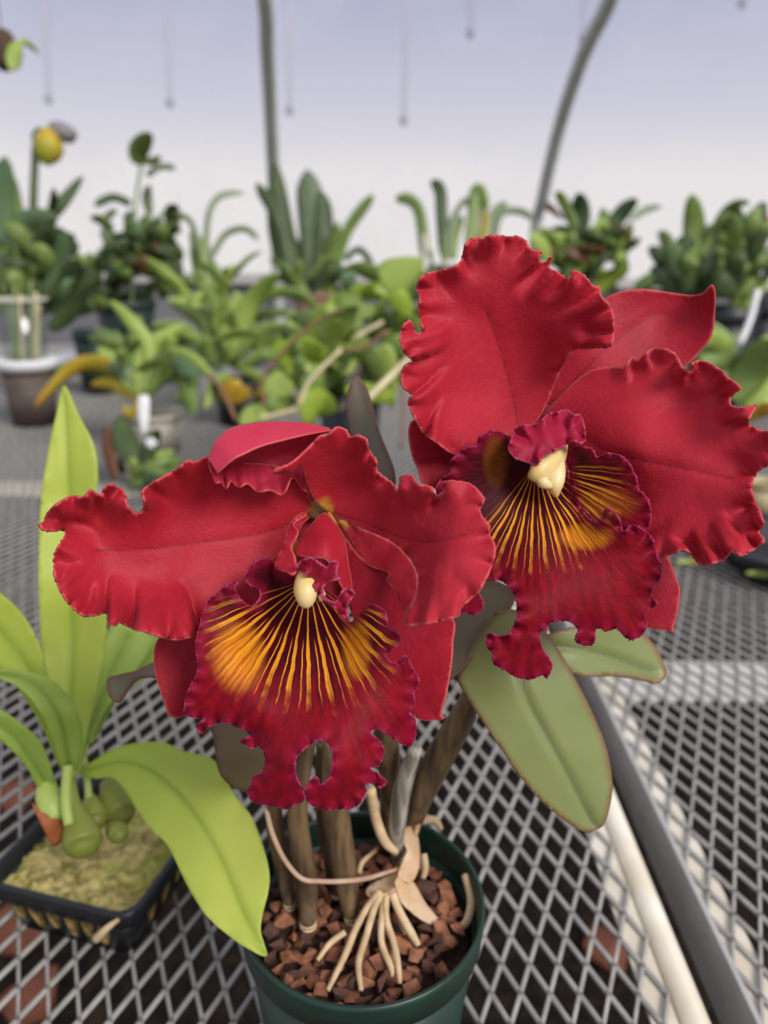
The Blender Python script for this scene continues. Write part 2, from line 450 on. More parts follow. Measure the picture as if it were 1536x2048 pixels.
def surf(u, v):
    """ray of a photo pixel to the inner side of the film"""
    r = ray(u, v); lo, hi = 0.5, 8.0
    for _ in range(50):
        t = (lo + hi) / 2; p = CAM + r * t
        ins = ((p[1] - HY) / HA) ** 2 + ((p[2] - HZ) / HB) ** 2 < 1
        lo, hi = (t, hi) if ins else (lo, t)
    return CAM + r * (lo - 0.03)
POLE = simple('galvanised_pole', C(196, 200, 192), C(180, 184, 176), 20, 0.4, 0.1)
def hoop(px_list, label):
    p = [surf(*q) for q in px_list]
    p = [np.array([p[0][0], p[0][1], 0.0])] + p
    d_ = p[-1] - p[-2]
    x = p[-1][0]; a0 = math.atan2((p[-1][2] - HZ) / HB, (p[-1][1] - HY) / HA); k = d_[0] / (abs(d_[1]) + 1e-6)
    for a in np.linspace(a0 + 0.12, math.pi, 14):
        q = hoop_pt(x, a); q[1] *= 0.995; p.append(q)
    Mesh().tube(p, 0.029, 12, 4).make('hoop_pole', POLE, label=label, cat='pole', group='hoop poles of the tunnel')
hoop([(555, 545), (549, 400), (542, 240), (535, 110), (530, 0)], 'grey hoop pole rising behind the upright strap-leaved plant, left of the two')
hoop([(1068, 500), (1085, 400), (1112, 280), (1140, 185), (1175, 90), (1220, 0)], 'curved grey hoop pole bending right above the upper red flower')
# knee wall behind the plants
wb = Mesh().box((-8, 3.97, 0), (8, 4.03, 1.055)).make('wall_back', simple('grey_board', C(128, 126, 130), C(112, 112, 116), 5, 0.7), kind='structure', smooth=False)
Mesh().box((-8, 3.93, 1.055), (8, 4.05, 1.10)).make('trim_1', simple('pale_board', C(196, 188, 184), C(180, 174, 172), 5, 0.6), kind='structure', smooth=False)

# drop tubes hanging from the roof
def clear(name, fac, tint, cc):
    b = NB(name); t = b.n('BsdfTransparent'); t.inputs[0].default_value = tint
    d = b.n('BsdfDiffuse'); d.inputs[0].default_value = cc; mx = b.n('MixShader'); mx.inputs[0].default_value = fac
    b.t.links.new(t.outputs[0], mx.inputs[1]); b.t.links.new(d.outputs[0], mx.inputs[2]); b.t.links.new(mx.outputs[0], b.out.inputs[0]); return b.m
DROP = clear('milky_drop_tube', 0.14, (.89, .89, .905, 1), C(235, 235, 238))
NUB = clear('drop_tube_weight', 0.3, (.95, .95, .95, 1), C(170, 170, 180))
for u0, u1, v1, lab in [(80, 97, 200, 'leftmost thin grey drop tube, above the yellow bloom'), (330, 340, 207, 'thin grey drop tube above the tall leafy cane'),
                        (578, 579, 222, 'thin grey drop tube just right of the straight pole'), (818, 807, 243, 'longest grey drop tube, right of the photo middle'),
                        (945, 940, 68, 'short grey drop tube above the upper red flower'), (1175, 1165, 76, 'short grey drop tube just left of the curved pole'),
                        (1485, 1484, 8, 'barely visible drop tube at the top right edge')]:
    dd = 2.3
    a_ = P(u1, v1, dd); b_ = P(u0, -260 if v1 > 0 else -100, dd); b_ = a_ + (b_ - a_) * 1.0
    while ((b_[1] - HY) / HA) ** 2 + ((b_[2] - HZ) / HB) ** 2 < 0.98: b_ = b_ + (b_ - a_) / np.linalg.norm(b_ - a_) * 0.02
    r = empty('drop_tube', a_, lab, 'tube', 'drop tubes hanging from the roof')
    Mesh().tube([b_, a_], 0.0105, 10).make('tube', DROP, r)
    Mesh().tube([a_ + (0, 0, 0.014), a_ + (0, 0, 0.008), a_ - (0, 0, 0.008), a_ - (0, 0, 0.014)], [0.007, 0.0125, 0.0125, 0.006], 10).make('weight', NUB, r)

# ------------------------------------------------------------------ benches of expanded metal
ZB = 0.80
SW, LW = 0.0182, 0.0410
def mesh_panel(x0, x1, y0, y1, shift=0.0):
    """expanded metal: zigzag flat strands, joined at the knuckles"""
    nx = int((x1 - x0) / SW) + 2; ny = int((y1 - y0) / (LW / 2))
    I, J = np.meshgrid(np.arange(nx), np.arange(ny), indexing='ij')
    par = (J % 2) * 0.5
    sh = shift * J * (LW / 2)
    xa = x0 + (I + par) * SW + sh; ya = y0 + J * LW / 2
    out = []; 
    for s in (-1, 1):
        xb = xa + s * SW / 2 + shift * LW / 2; yb = ya + LW / 2
        a = np.column_stack([xa.ravel(), ya.ravel()]); b = np.column_stack([xb.ravel(), yb.ravel()])
        k = (b[:, 0] > x0 - 1e-6) & (b[:, 0] < x1 + .003) & (a[:, 0] < x1 + .003) & (a[:, 0] > x0 - 1e-6); a, b = a[k], b[k]
        t = b - a; t /= np.linalg.norm(t, axis=1)[:, None]; nrm = np.column_stack([-t[:, 1], t[:, 0]])
        a = a - t * 0.0013; b = b + t * 0.0013
        w, h = 0.00125, 0.0009
        # the strand tilts a little: one long edge sits higher
        zt = 0.0008 * s
        q = []
        for p in (a, b):
            for (sx, sz) in ((-1, -1), (1, -1), (1, 1), (-1, 1)):
                q.append(np.column_stack([p + nrm * (w * sx), np.full(len(p), ZB - 0.0012 + h * sz) + zt * sx]))
        out.append(np.stack(q, 1))                       # n x 8 x 3
    A = np.concatenate(out); n = len(A)
    f = np.array([(0,1,5,4),(1,2,6,5),(2,3,7,6),(3,0,4,7)])
    F = (np.arange(n)[:, None, None] * 8 + f[None]).reshape(-1, 4)
    return A.reshape(-1, 3), F
def fast_mesh(name, V, F, mat, parent):
    me = bpy.data.meshes.new(name); org = ORG[parent.name]
    me.vertices.add(len(V)); me.vertices.foreach_set('co', (V - org).ravel())
    me.loops.add(F.size); me.loops.foreach_set('vertex_index', F.ravel().astype(np.int32))
    me.polygons.add(len(F)); me.polygons.foreach_set('loop_start', (np.arange(len(F)) * F.shape[1]).astype(np.int32))
    me.update(calc_edges=True); me.materials.append(mat)
    o = bpy.data.objects.new(name, me); COL.objects.link(o); o.parent = parent; ORG[o.name] = org
    return o
bl = empty('plant_bench', (-0.5, 1.5, 0), 'galvanised expanded-metal bench with cream edge carrying the red orchid pot', 'bench', 'wire mesh plant benches')
br = empty('plant_bench', (1.2, 1.5, 0), 'galvanised expanded-metal bench right of the long gap, carrying the black tray', 'bench', 'wire mesh plant benches')
for (x0, x1, y0, y1, root) in [(-1.25, 0.181, -0.12, 1.40, bl), (-2.7, 0.181, 1.38, 3.55, bl), (0.227, 1.25, -0.12, 0.745, br), (0.227, 2.7, 0.745, 3.55, br)]:
    V_, F_ = mesh_panel(x0, x1, y0, y1)
    fast_mesh('mesh_panel', V_, F_, GALV, root)
# left bench frame: flange under the mesh and raised outer lip
Mesh().box((0.1635, -0.15, ZB - 0.0062), (0.1795, 3.6, ZB - 0.0030)).make('edge_flange', CREAM, bl, smooth=False)
Mesh().tube([(0.1905, -0.15, ZB - 0.008), (0.1905, 3.6, ZB - 0.008)], 0.0098, 12).make('edge_rail', CREAM, bl)
for (ya, yb) in ((1.335, 1.42),): Mesh().box((-2.7, ya, ZB - 0.0062), (0.165, yb, ZB - 0.0028)).make('cross_bar', CREAM, bl, smooth=False)
Mesh().box((-2.7, 3.52, ZB - 0.05), (0.18, 3.58, ZB - 0.0065)).make('end_rail', GALV_D, bl, smooth=False)
Mesh().box((0.2250, -0.15, ZB - 0.047), (0.2285, 3.6, ZB + 0.0006)).make('side_plate', simple('grey_side_plate', C(184, 182, 178), C(170, 169, 166), 30, 0.5, 0.1), br, smooth=False)
Mesh().box((0.2285, -0.15, ZB - 0.0062), (0.2480, 3.6, ZB - 0.0030)).make('edge_flange', CREAM, br, smooth=False)
Mesh().box((0.248, 0.685, ZB - 0.0062), (2.7, 0.765, ZB - 0.0028)).make('cross_bar', simple('pale_bar', C(206, 204, 196), C(192, 190, 182), 30, 0.5), br, smooth=False)
Mesh().box((0.2286, 3.52, ZB - 0.05), (2.7, 3.58, ZB - 0.0065)).make('end_rail', GALV_D, br, smooth=False)
for root, xs in ((bl, (-2.5, -1.1, 0.15)), (br, (0.26, 1.4, 2.5))):
    for x in xs:
        for y in (0.05, 1.9, 3.5):
            Mesh().box((x - 0.018, y - 0.018, 0), (x + 0.018, y + 0.018, ZB - 0.006)).make('leg', GALV_D, root, smooth=False)
# broken crock pieces on the ground, seen through the mesh
TERRA = simple('terracotta', C(150, 92, 66), C(120, 70, 50), 25, 0.8, bump=0.2)
random.seed(5)
for u, v, s, lab in [(30, 1870, 0.075, 'terracotta shard under the mesh left of the black pot'), (1205, 1915, 0.05, 'terracotta shard under the mesh near the cream rail'),
                     (70, 2010, 0.05, 'small terracotta shard under the mesh at the lower left corner'), (35, 1600, 0.06, 'terracotta shard under the mesh behind the black pot')]:
    c = on(u, v, 0.0)
    q = []
    for k in range(7):
        a = 6.283 * k / 7 + random.uniform(-.25, .25); rr = s * random.uniform(.65, 1.15)
        q.append((c[0] + rr * math.cos(a), c[1] + rr * math.sin(a), 0.012 + 0.2 * s * math.sin(a * 2)))
    q += [(x, y, z + 0.014) for x, y, z in q]
    Mesh().add(q, [tuple(range(7))[::-1], tuple(range(7, 14))] + [(k, (k+1) % 7, 7+(k+1) % 7, 7+k) for k in range(7)]).make('pot_shard', TERRA, smooth=False, label=lab, cat='shard', group='shards under the bench')

# ------------------------------------------------------------------ green pot with bark
RIM = P(725, 1790, 0.399); RIMZ = RIM[2]; PR = 0.0635
pc = np.array([RIM[0], RIM[1], ZB]); PH = RIMZ - ZB
GPOT = simple('green_plastic', C(25, 53, 43), C(19, 42, 35), 30, 0.38, bump=0.05)
pot = empty('flower_pot', pc, 'dark green round plastic pot holding the red orchid', 'pot')
Mesh().lathe(pc, [(0.001, 0.002), (0.046, 0.002), (0.0485, 0.0), (0.0505, 0.004), (PR - 0.0035, PH - 0.016), (PR - 0.0055, PH - 0.016), (0.048, 0.006), (0.001, 0.006)], 64).make('body', GPOT, pot)
Mesh().lathe(pc, [(PR - 0.0045, PH - 0.017), (PR - 0.0012, PH - 0.0168), (PR, PH - 0.003), (PR - 0.0003, PH - 0.0006), (PR - 0.0014, PH), (PR - 0.0026, PH - 0.0006), (PR - 0.003, PH - 0.003), (PR - 0.0055, PH - 0.017)], 64).make('rim', GPOT, pot)
SOILZ = RIMZ - 0.016
BARKM = [simple('bark_a', C(146, 92, 64), C(94, 58, 42), 160, 0.85, bump=0.4), simple('bark_b', C(96, 60, 48), C(62, 40, 32), 160, 0.85, bump=0.4), simple('bark_c', C(166, 110, 78), C(118, 74, 52), 160, 0.85, bump=0.4)]
BED = simple('bark_fines', C(70, 44, 34), C(44, 28, 22), 300, 0.95, bump=0.6)
bed = Mesh().lathe((pc[0], pc[1], SOILZ - 0.02), [(0.0005, 0), (PR - 0.0105, 0), (PR - 0.0075, 0.016), (PR - 0.018, 0.016), (0.0005, 0.017)], 40).make('bark_mix', BED, label='reddish brown bark chip mix filling the green pot', cat='potting mix')
def hull(seed, sx, sy, sz, n=11):
    rg = np.random.RandomState(seed); p = rg.randn(n, 3); p /= np.linalg.norm(p, axis=1)[:, None]; p *= (sx, sy, sz); p *= (0.8 + 0.35 * rg.rand(n))[:, None]
    bm = bmesh.new(); [bm.verts.new(q) for q in p]; r = bmesh.ops.convex_hull(bm, input=bm.verts)
    bmesh.ops.delete(bm, geom=[g for g in r['geom_interior'] if isinstance(g, bmesh.types.BMVert)], context='VERTS')
    me = bpy.data.meshes.new('bark_chip'); bm.to_mesh(me); bm.free(); return me
chips = []
for k in range(12):
    me = hull(k + 3, 0.0058, 0.0043, 0.0036, 9 + k % 4); me.materials.append(BARKM[k % 3]); chips.append(me)
rg = random.Random(4)
bo = ORG[bed.name]; placed = []
tries = 0
while len(placed) < 190 and tries < 6000:
    tries += 1
    a = rg.uniform(0, 6.283); r = math.sqrt(rg.random()) * (PR - 0.0125); x, y = pc[0] + r * math.cos(a), pc[1] + r * math.sin(a)
    if any((x - q[0]) ** 2 + (y - q[1]) ** 2 < 0.0056 ** 2 for q in placed): continue
    placed.append((x, y))
    o = bpy.data.objects.new('bark_chip', rg.choice(chips)); COL.objects.link(o); o.parent = bed
    o.location = Vector(np.array([x, y, SOILZ - 0.0015 + rg.uniform(-0.001, 0.004)]) - bo)
    o.rotation_euler = (rg.uniform(-.6, .6), rg.uniform(-.6, .6), rg.uniform(0, 6.28)); s = rg.uniform(.75, 1.3); o.scale = (s, s, s)

# ------------------------------------------------------------------ the red orchid
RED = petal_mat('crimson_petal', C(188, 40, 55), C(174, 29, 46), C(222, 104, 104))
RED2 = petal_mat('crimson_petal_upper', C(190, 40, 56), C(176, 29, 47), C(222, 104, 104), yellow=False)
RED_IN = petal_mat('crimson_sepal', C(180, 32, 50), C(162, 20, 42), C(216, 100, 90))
RED_OUT = petal_mat('sky_pink_sepal', C(196, 44, 72), C(204, 58, 84), C(222, 110, 104), yellow=False)  # pinker red: sky reflection on the hooded sepal painted into the colour
CREAMC = simple('cream_column', C(246, 226, 168), C(238, 206, 128), 90, 0.4, trans=0.15)
base_pt = on(*c5(640, 960), SOILZ)
orchid = empty('orchid_plant', (base_pt[0], base_pt[1], SOILZ), 'cattleya-type orchid with two large ruffled crimson flowers in the green pot', 'plant')

GSTEM = simple('green_brown_stem', C(118, 112, 60), C(140, 90, 60), 60, 0.5)
THROAT = petal_mat('throat_flesh', C(170, 30, 44), C(150, 18, 38), C(170, 40, 50))
# ---- left flower
fl = Mesh().tube([P(*c2(650, 470), .304), P(*c2(655, 500), .318), P(*c2(670, 640), .334), P(*c2(640, 900), .352)], [.004, .0032, .0028, .0032], 10, 5).make('flower', GSTEM, orchid, label='lower left crimson flower with orange-veined lip')
s = Sheet().island(c1, [(148,478),(165,465),(190,420),(230,388),(280,365),(318,372),(345,343),(385,363),(400,335),(430,322),(458,338),(480,348),(490,400),(520,435),(545,425),(552,395),(545,352),(580,318),(640,285),(690,255),(715,232),(750,235),(790,218),(830,225),(900,235),(1060,250),(1150,300),(1200,400),(1230,428),(1170,470),(1120,560),(1070,700),(1000,800),(900,850),(800,850),(770,875),(745,905),(680,924),(620,912),(560,893),(520,885),(460,858),(440,868),(415,860),(410,822),(360,830),(315,828),(260,780),(215,705),(205,640),(212,580),(252,507),(200,506),(165,503)],
    [(1215,425,298),(1000,500,297),(800,540,293),(500,570,287),(300,570,282),(150,485,281),(280,380,279),(520,400,280),(715,250,282),(900,250,289),(1100,300,294),(620,900,279),(420,840,277),(230,720,275),(800,840,287),(1000,780,294),(600,720,288),(400,680,284),(620,380,288),(380,450,286)],
    amp=5.5, lam=66, wid=140, base=(1215,425), baser=230, dsc=1.7, piv=290, fcr=crop(0, 860, 3.339), folds=[(575,1240,650,980,-4.4,30),(715,1240,765,950,-5.4,34),(890,1315,950,1000,-5.6,38),(1315,1290,1170,1000,5.2,46),(375,1025,560,890,-4,30),(480,1205,505,1100,-2),(1100,1395,1080,1150,1.5,40),(555,465,600,530,3,16),(680,440,720,500,-3,16),(850,420,900,560,4,18)], mid=[(1190,440),(1000,510),(700,555),(520,572),(370,578)], seed=3, jag=0.8)
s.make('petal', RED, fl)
s = Sheet().island(c2, [(442,300),(455,280),(540,235),(600,180),(660,122),(700,112),(740,78),(790,95),(805,125),(835,118),(880,132),(892,180),(930,240),(935,290),(1000,340),(1028,380),(1045,315),(1100,310),(1130,350),(1190,362),(1208,402),(1250,380),(1240,337),(1350,340),(1400,370),(1440,420),(1420,480),(1460,540),(1465,590),(1490,640),(1480,720),(1420,850),(1330,935),(1320,970),(1290,985),(1220,1003),(1150,1015),(1060,1020),(1068,960),(1110,900),(1128,800),(1100,720),(1040,650),(980,610),(900,575),(800,535),(740,500),(690,475),(640,432),(600,350),(570,268),(500,298)],
    [(680,465,297),(640,360,293),(570,270,284),(445,296,279),(600,185,281),(740,85,281),(900,200,283),(1030,375,279),(1250,350,268),(1440,430,265),(1485,650,261),(1330,930,257),(1070,1010,262),(1120,800,273),(980,610,287),(800,530,294),(850,350,291),(1100,520,276),(1280,640,264),(1230,850,262)],
    amp=3.4, lam=74, wid=110, base=(680,465), baser=150, dsc=1.5, piv=290, folds=[(1142,975,1228,690,-4,40),(1062,1020,1135,880,-2.5),(895,175,880,270,-2.5,16),(1250,390,1170,490,3,20),(1035,385,1030,470,3,20),(1205,402,1150,480,-2.5),(1000,345,960,400,2),(935,280,890,330,-2),(500,285,620,240,2,14),(1300,990,1370,820,2.5)], mid=[(720,480),(900,540),(1050,600),(1200,620),(1350,590)], seed=8, jag=0.8, groove=0.4)
s.island(c2, [(750,520),(860,560),(980,612),(1060,672),(1115,760),(1125,830),(1110,900),(1065,965),(1030,905),(1012,852),(975,805),(988,772),(900,742),(850,700),(800,600)],
    [(760,530,296),(900,600,298),(1040,680,294),(1110,800,282),(1070,950,274),(985,780,290),(860,690,299)], amp=1.2, lam=70, wid=40, seed=4, base=(760,530), baser=60)
s.make('petal', RED, fl)
s = Sheet().rows(c2, [[(715,98,283),(690,92,286),(660,200,297),(620,420,299)], [(600,118,275),(580,66,283),(565,220,296),(540,335,292)], [(480,147,270),(450,58,281),(440,225,295),(468,400,287)],
    [(380,175,266),(340,65,278),(330,225,291),(350,372,283)], [(300,212,263),(240,90,274),(230,230,286),(250,352,279)], [(250,238,262),(172,150,270),(180,240,280),(205,365,274)], [(178,300,264),(137,238,267),(140,270,271),(165,330,269)]],
    nu=9, nv=8, edge_amp=2.2, lam=9, seed=2)
s.make('dorsal_sepal', RED_OUT, fl)
Sheet().island(c1, [(1180,520),(900,720),(680,860),(605,920),(590,1000),(603,1080),(638,1185),(650,1213),(705,1216),(770,1150),(900,1000),(1120,780)],
    [(1150,560,300),(800,850,297),(600,960,294),(645,1205,289),(720,1160,294),(950,930,299)], amp=.6, lam=160, wid=40, seed=5, base=(1150,560), baser=90).make('lateral_sepal', RED_IN, fl)
Sheet().island(c2, [(700,480),(760,560),(850,690),(985,770),(1100,830),(1285,975),(1292,1100),(1285,1200),(1262,1340),(1235,1435),(1252,1455),(1215,1466),(1100,1442),(950,1200),(850,1050),(790,900),(760,750),(700,600)],
    [(710,500,300),(850,750,298),(1200,950,292),(1285,1100,288),(1245,1450,281),(1100,1400,287),(950,1150,293),(800,850,299)], amp=.7, lam=190, wid=45, seed=6, base=(710,500), baser=110).make('lateral_sepal', RED_IN, fl)
LIPM1 = lip_mat('veined_lip_lower', [(-0.60, 0.54, 0.27, 0.36, 0.92), (0.42, 0.46, 0.15, 0.32, 0.9)], K=34)
TH = (605, 870)
lip1 = Sheet().island(c2, [(455,745),(420,700),(370,705),(330,735),(300,790),(330,830),(372,845),(375,885),(340,925),(290,895),(262,845),(275,812),(230,820),(185,855),(140,890),(100,970),(95,1005),(72,1110),(82,1230),(35,1330),(18,1430),(60,1455),(120,1460),(85,1480),(78,1500),(100,1532),(150,1490),(200,1478),(260,1492),(335,1535),(290,1555),(285,1570),(320,1590),(335,1605),(370,1590),(392,1615),(402,1660),(385,1710),(345,1735),(335,1770),(315,1805),(350,1855),(420,1868),(510,1882),(555,1860),(592,1838),(575,1780),(548,1720),(545,1680),(562,1630),(630,1572),(660,1562),(690,1570),(712,1600),(722,1640),(708,1720),(685,1755),(662,1768),(655,1740),(635,1735),(595,1780),(600,1845),(640,1875),(690,1890),(760,1885),(820,1880),(860,1845),(880,1800),(878,1765),(920,1770),(950,1788),(978,1752),(930,1715),(895,1690),(935,1685),(965,1620),(945,1565),(900,1525),(935,1510),(1000,1550),(1078,1592),(1108,1560),(1118,1490),(1105,1450),(1085,1430),(1112,1390),(1108,1340),(1132,1275),(1100,1215),(1062,1150),(1040,1180),(1012,1192),(972,1160),(1030,1115),(1038,1060),(985,1010),(970,950),(910,918),(870,950),(815,1000),(790,985),(760,900),(690,850),(600,770),(530,790)],
    [(600,790,296),(605,880,291),(480,800,288),(400,740,281),(330,890,276),(760,920,289),(430,950,288),(150,930,272),(90,1100,268),(40,1400,267),(100,1520,270),(270,1150,269),(430,1150,277),(600,1100,279),(780,1080,279),(880,1050,270),(950,960,268),(1020,1080,267),(600,1350,268),(350,1400,264),(850,1400,264),(1120,1280,268),(1090,1570,272),(600,1530,261),(470,1650,259),(800,1650,259),(450,1860,263),(720,1880,263),(950,1770,268),(330,1570,268)],
    amp=3.2, lam=34, wid=42, base=TH, baser=120, seed=11, step=5.4, dsc=1.35, piv=276, throat=TH, unit=233, jag=1.2, lump=0.4)
lip1.make('lip', LIPM1, fl)
# rolled tube over the column, then the purple frill in front of it
Sheet().island(c2, [(560,690),(548,640),(600,565),(655,505),(690,487),(735,540),(775,605),(798,740),(812,845),(770,850),(700,720),(640,700)],
    [(690,490,293),(600,570,286),(560,680,279),(690,620,277),(770,610,287),(808,840,282),(690,720,274)], amp=.4, lam=120, wid=30, seed=21, step=6).island(
    c2, [(572,488),(520,530),(500,600),(470,680),(448,742),(500,768),(532,782),(552,760),(545,690),(530,650),(562,580),(540,540),(600,500)],
    [(575,490,292),(500,620,281),(450,740,280),(540,770,275),(555,580,282),(590,500,292)], amp=1.2, lam=50, wid=30, seed=22, step=6).make('lip_tube', RED_IN, fl)
FRILL = petal_mat('purple_frill', C(150, 12, 44), C(172, 24, 62), C(206, 88, 128), trans=.2, yellow=False)  # pale edge colour also carries painted light along the frill
Sheet().island(c2, [(552,745),(570,712),(620,695),(655,718),(690,738),(722,710),(750,722),(742,770),(757,800),(705,815),(675,845),(690,888),(735,905),(770,845),(826,855),(815,890),(790,930),(800,1000),(765,975),(720,930),(670,890),(640,855),(600,785)],
    [(552,745,273),(640,720,268),(740,730,269),(640,820,273),(750,800,268),(700,880,270),(820,860,268),(795,990,271)], amp=3.4, lam=30, wid=30, seed=23, step=4.5, throat=(600,600), unit=120, jag=1.0).make('lip_frill', FRILL, fl)
Sheet().island(c2, [(560,240),(640,300),(720,450),(820,600),(900,760),(820,900),(700,900),(560,700),(470,560),(520,400)], [(560,250,307),(700,500,309),(860,760,307),(500,500,309),(700,880,306)], amp=0, seed=25, base=(690,520), step=9).make('throat_base', THROAT, fl)
col = Mesh()
k_ = .285 / FPX / 2.363
col.tube([P(*c2(618,725), .290), P(*c2(608,785), .281), P(*c2(596,842), .275), P(*c2(596,882), .273), P(*c2(597,902), .275)], [44*k_, 66*k_, 72*k_, 62*k_, 36*k_], 16, 5, 0.8)
col.tube([P(*c2(664,850), .277), P(*c2(668,880), .275), P(*c2(662,904), .276)], [16*k_, 20*k_, 6*k_], 10, 4)
col.make('column', CREAMC, fl)

# ---- right flower
fr = Mesh().tube([P(*c3(570, 900), .330), P(*c3(560, 940), .342), P(*c3(520, 1050), .352), P(*c3(420, 1400), .366), P(*c3(340, 1700), .372)], [.004, .0034, .003, .003, .0034], 10, 5).make('flower', GSTEM, orchid, label='upper right crimson flower with dark maroon lip')
s = Sheet().island(c3, [(275,955),(250,950),(200,915),(150,880),(110,830),(72,740),(92,712),(60,690),(43,640),(58,592),(92,572),(60,545),(38,490),(50,430),(85,408),(108,460),(126,450),(115,370),(118,310),(104,280),(130,225),(190,205),(250,190),(288,165),(298,120),(318,80),(350,70),(380,75),(400,60),(440,62),(480,66),(520,65),(550,80),(565,112),(600,125),(620,130),(605,160),(632,172),(655,146),(650,195),(680,208),(725,238),(742,203),(790,225),(830,268),(850,270),(860,310),(890,340),(910,390),(912,430),(905,500),(880,518),(800,522),(745,535),(700,600),(640,740),(610,800),(560,850),(500,880),(400,910),(330,930)],
    [(520,860,318),(480,700,316),(420,450,310),(350,250,304),(420,70,301),(620,140,300),(850,290,298),(900,480,299),(720,560,309),(110,300,303),(60,470,298),(60,650,300),(120,830,303),(260,940,307),(250,700,309),(250,500,307),(650,350,304),(620,600,314)],
    amp=4.0, lam=58, wid=125, base=(540,850), baser=200, dsc=1.7, piv=310, folds=[(655,190,550,340,3.5),(605,160,490,300,-3),(735,240,630,340,3.5),(855,300,690,400,3),(905,460,740,470,2.5,16),(900,510,700,522,-3,16),(740,585,630,602,-3,16),(245,950,175,790,4),(110,465,260,405,-4,20),(90,575,240,490,4,20),(92,712,260,590,-4,20),(150,880,230,700,-3),(318,90,345,200,-3,18),(385,75,395,180,3,18),(440,65,440,150,-2.5,16),(560,110,520,190,2.5,16),(285,165,330,230,-2.5)], mid=[(520,840),(490,680),(440,500),(390,370)], seed=31, jag=0.9)
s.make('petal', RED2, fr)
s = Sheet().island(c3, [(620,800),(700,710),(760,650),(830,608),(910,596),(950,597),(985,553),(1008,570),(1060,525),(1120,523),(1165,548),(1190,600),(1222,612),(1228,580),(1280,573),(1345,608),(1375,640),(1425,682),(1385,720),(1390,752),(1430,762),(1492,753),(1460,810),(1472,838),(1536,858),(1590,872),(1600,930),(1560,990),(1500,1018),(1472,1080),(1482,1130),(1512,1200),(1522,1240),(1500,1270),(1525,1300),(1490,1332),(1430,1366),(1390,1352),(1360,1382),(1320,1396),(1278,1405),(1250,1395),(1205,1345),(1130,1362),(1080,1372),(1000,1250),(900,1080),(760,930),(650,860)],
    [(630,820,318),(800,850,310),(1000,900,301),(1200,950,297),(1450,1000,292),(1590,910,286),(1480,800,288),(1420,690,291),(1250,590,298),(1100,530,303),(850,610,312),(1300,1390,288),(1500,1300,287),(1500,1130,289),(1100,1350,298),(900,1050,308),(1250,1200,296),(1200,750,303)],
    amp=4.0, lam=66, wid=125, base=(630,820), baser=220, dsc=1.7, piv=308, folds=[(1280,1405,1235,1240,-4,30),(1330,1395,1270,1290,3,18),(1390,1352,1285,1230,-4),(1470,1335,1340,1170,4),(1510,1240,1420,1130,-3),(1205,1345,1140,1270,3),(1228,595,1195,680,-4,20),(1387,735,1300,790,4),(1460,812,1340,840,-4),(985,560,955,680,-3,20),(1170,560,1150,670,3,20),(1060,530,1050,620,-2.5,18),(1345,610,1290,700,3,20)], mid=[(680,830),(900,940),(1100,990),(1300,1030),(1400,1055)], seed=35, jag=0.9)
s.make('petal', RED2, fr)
Sheet().island(c3, [(540,820),(560,740),(620,620),(720,500),(850,400),(868,325),(940,290),(1030,280),(1150,296),(1230,305),(1275,292),(1302,263),(1318,280),(1321,340),(1310,460),(1265,530),(1190,600),(1050,640),(860,640),(720,760),(650,830)],
    [(610,810,334),(720,660,331),(800,560,328),(900,330,328),(1100,400,331),(1230,305,324),(1310,270,312),(1310,450,320),(1150,600,326),(900,620,328)], amp=.5, lam=200, wid=40, seed=36, base=(610,810), baser=120, mid=[(640,790),(760,640),(880,520),(1050,400),(1150,380)]).make('dorsal_sepal', RED_IN, fr)
Sheet().island(c3, [(500,880),(300,840),(150,820),(90,815),(74,870),(90,960),(112,1010),(135,1070),(220,1090),(320,1020),(450,950)],
    [(480,890,320),(300,920,321),(95,830,316),(80,900,314),(140,1060,313),(300,1020,319)], amp=.6, lam=150, wid=30, seed=37, base=(480,890), baser=90).make('lateral_sepal', RED_IN, fr)
Sheet().island(c3, [(700,1000),(900,1180),(1100,1330),(1132,1372),(1165,1460),(1179,1510),(1168,1600),(1154,1648),(1149,1677),(1125,1668),(1050,1657),(950,1610),(850,1400)],
    [(720,1020,320),(1000,1350,315),(1160,1450,311),(1175,1520,308),(1145,1670,305),(950,1600,311)], amp=.5, lam=180, wid=35, seed=38, base=(720,1020), baser=100).make('lateral_sepal', RED_IN, fr)
TH2 = (590, 1040)
Sheet().island(c3, [(470,820),(560,770),(660,760),(780,900),(720,1100),(560,1100),(400,960)], [(500,850,328),(640,780,330),(720,1050,326),(430,950,326)], amp=0, seed=48, step=9).make('throat_base', RED2, fr)
LIPM2 = lip_mat('veined_lip_upper', [(0.52, 0.62, 0.34, 0.16, 0.9), (-0.40, -0.16, 0.16, 0.34, 0.28), (0.75, 0.28, 0.38, 0.2, 0.35)], K=40, rot=0.42, thmax=1.25, vlen=1.0)
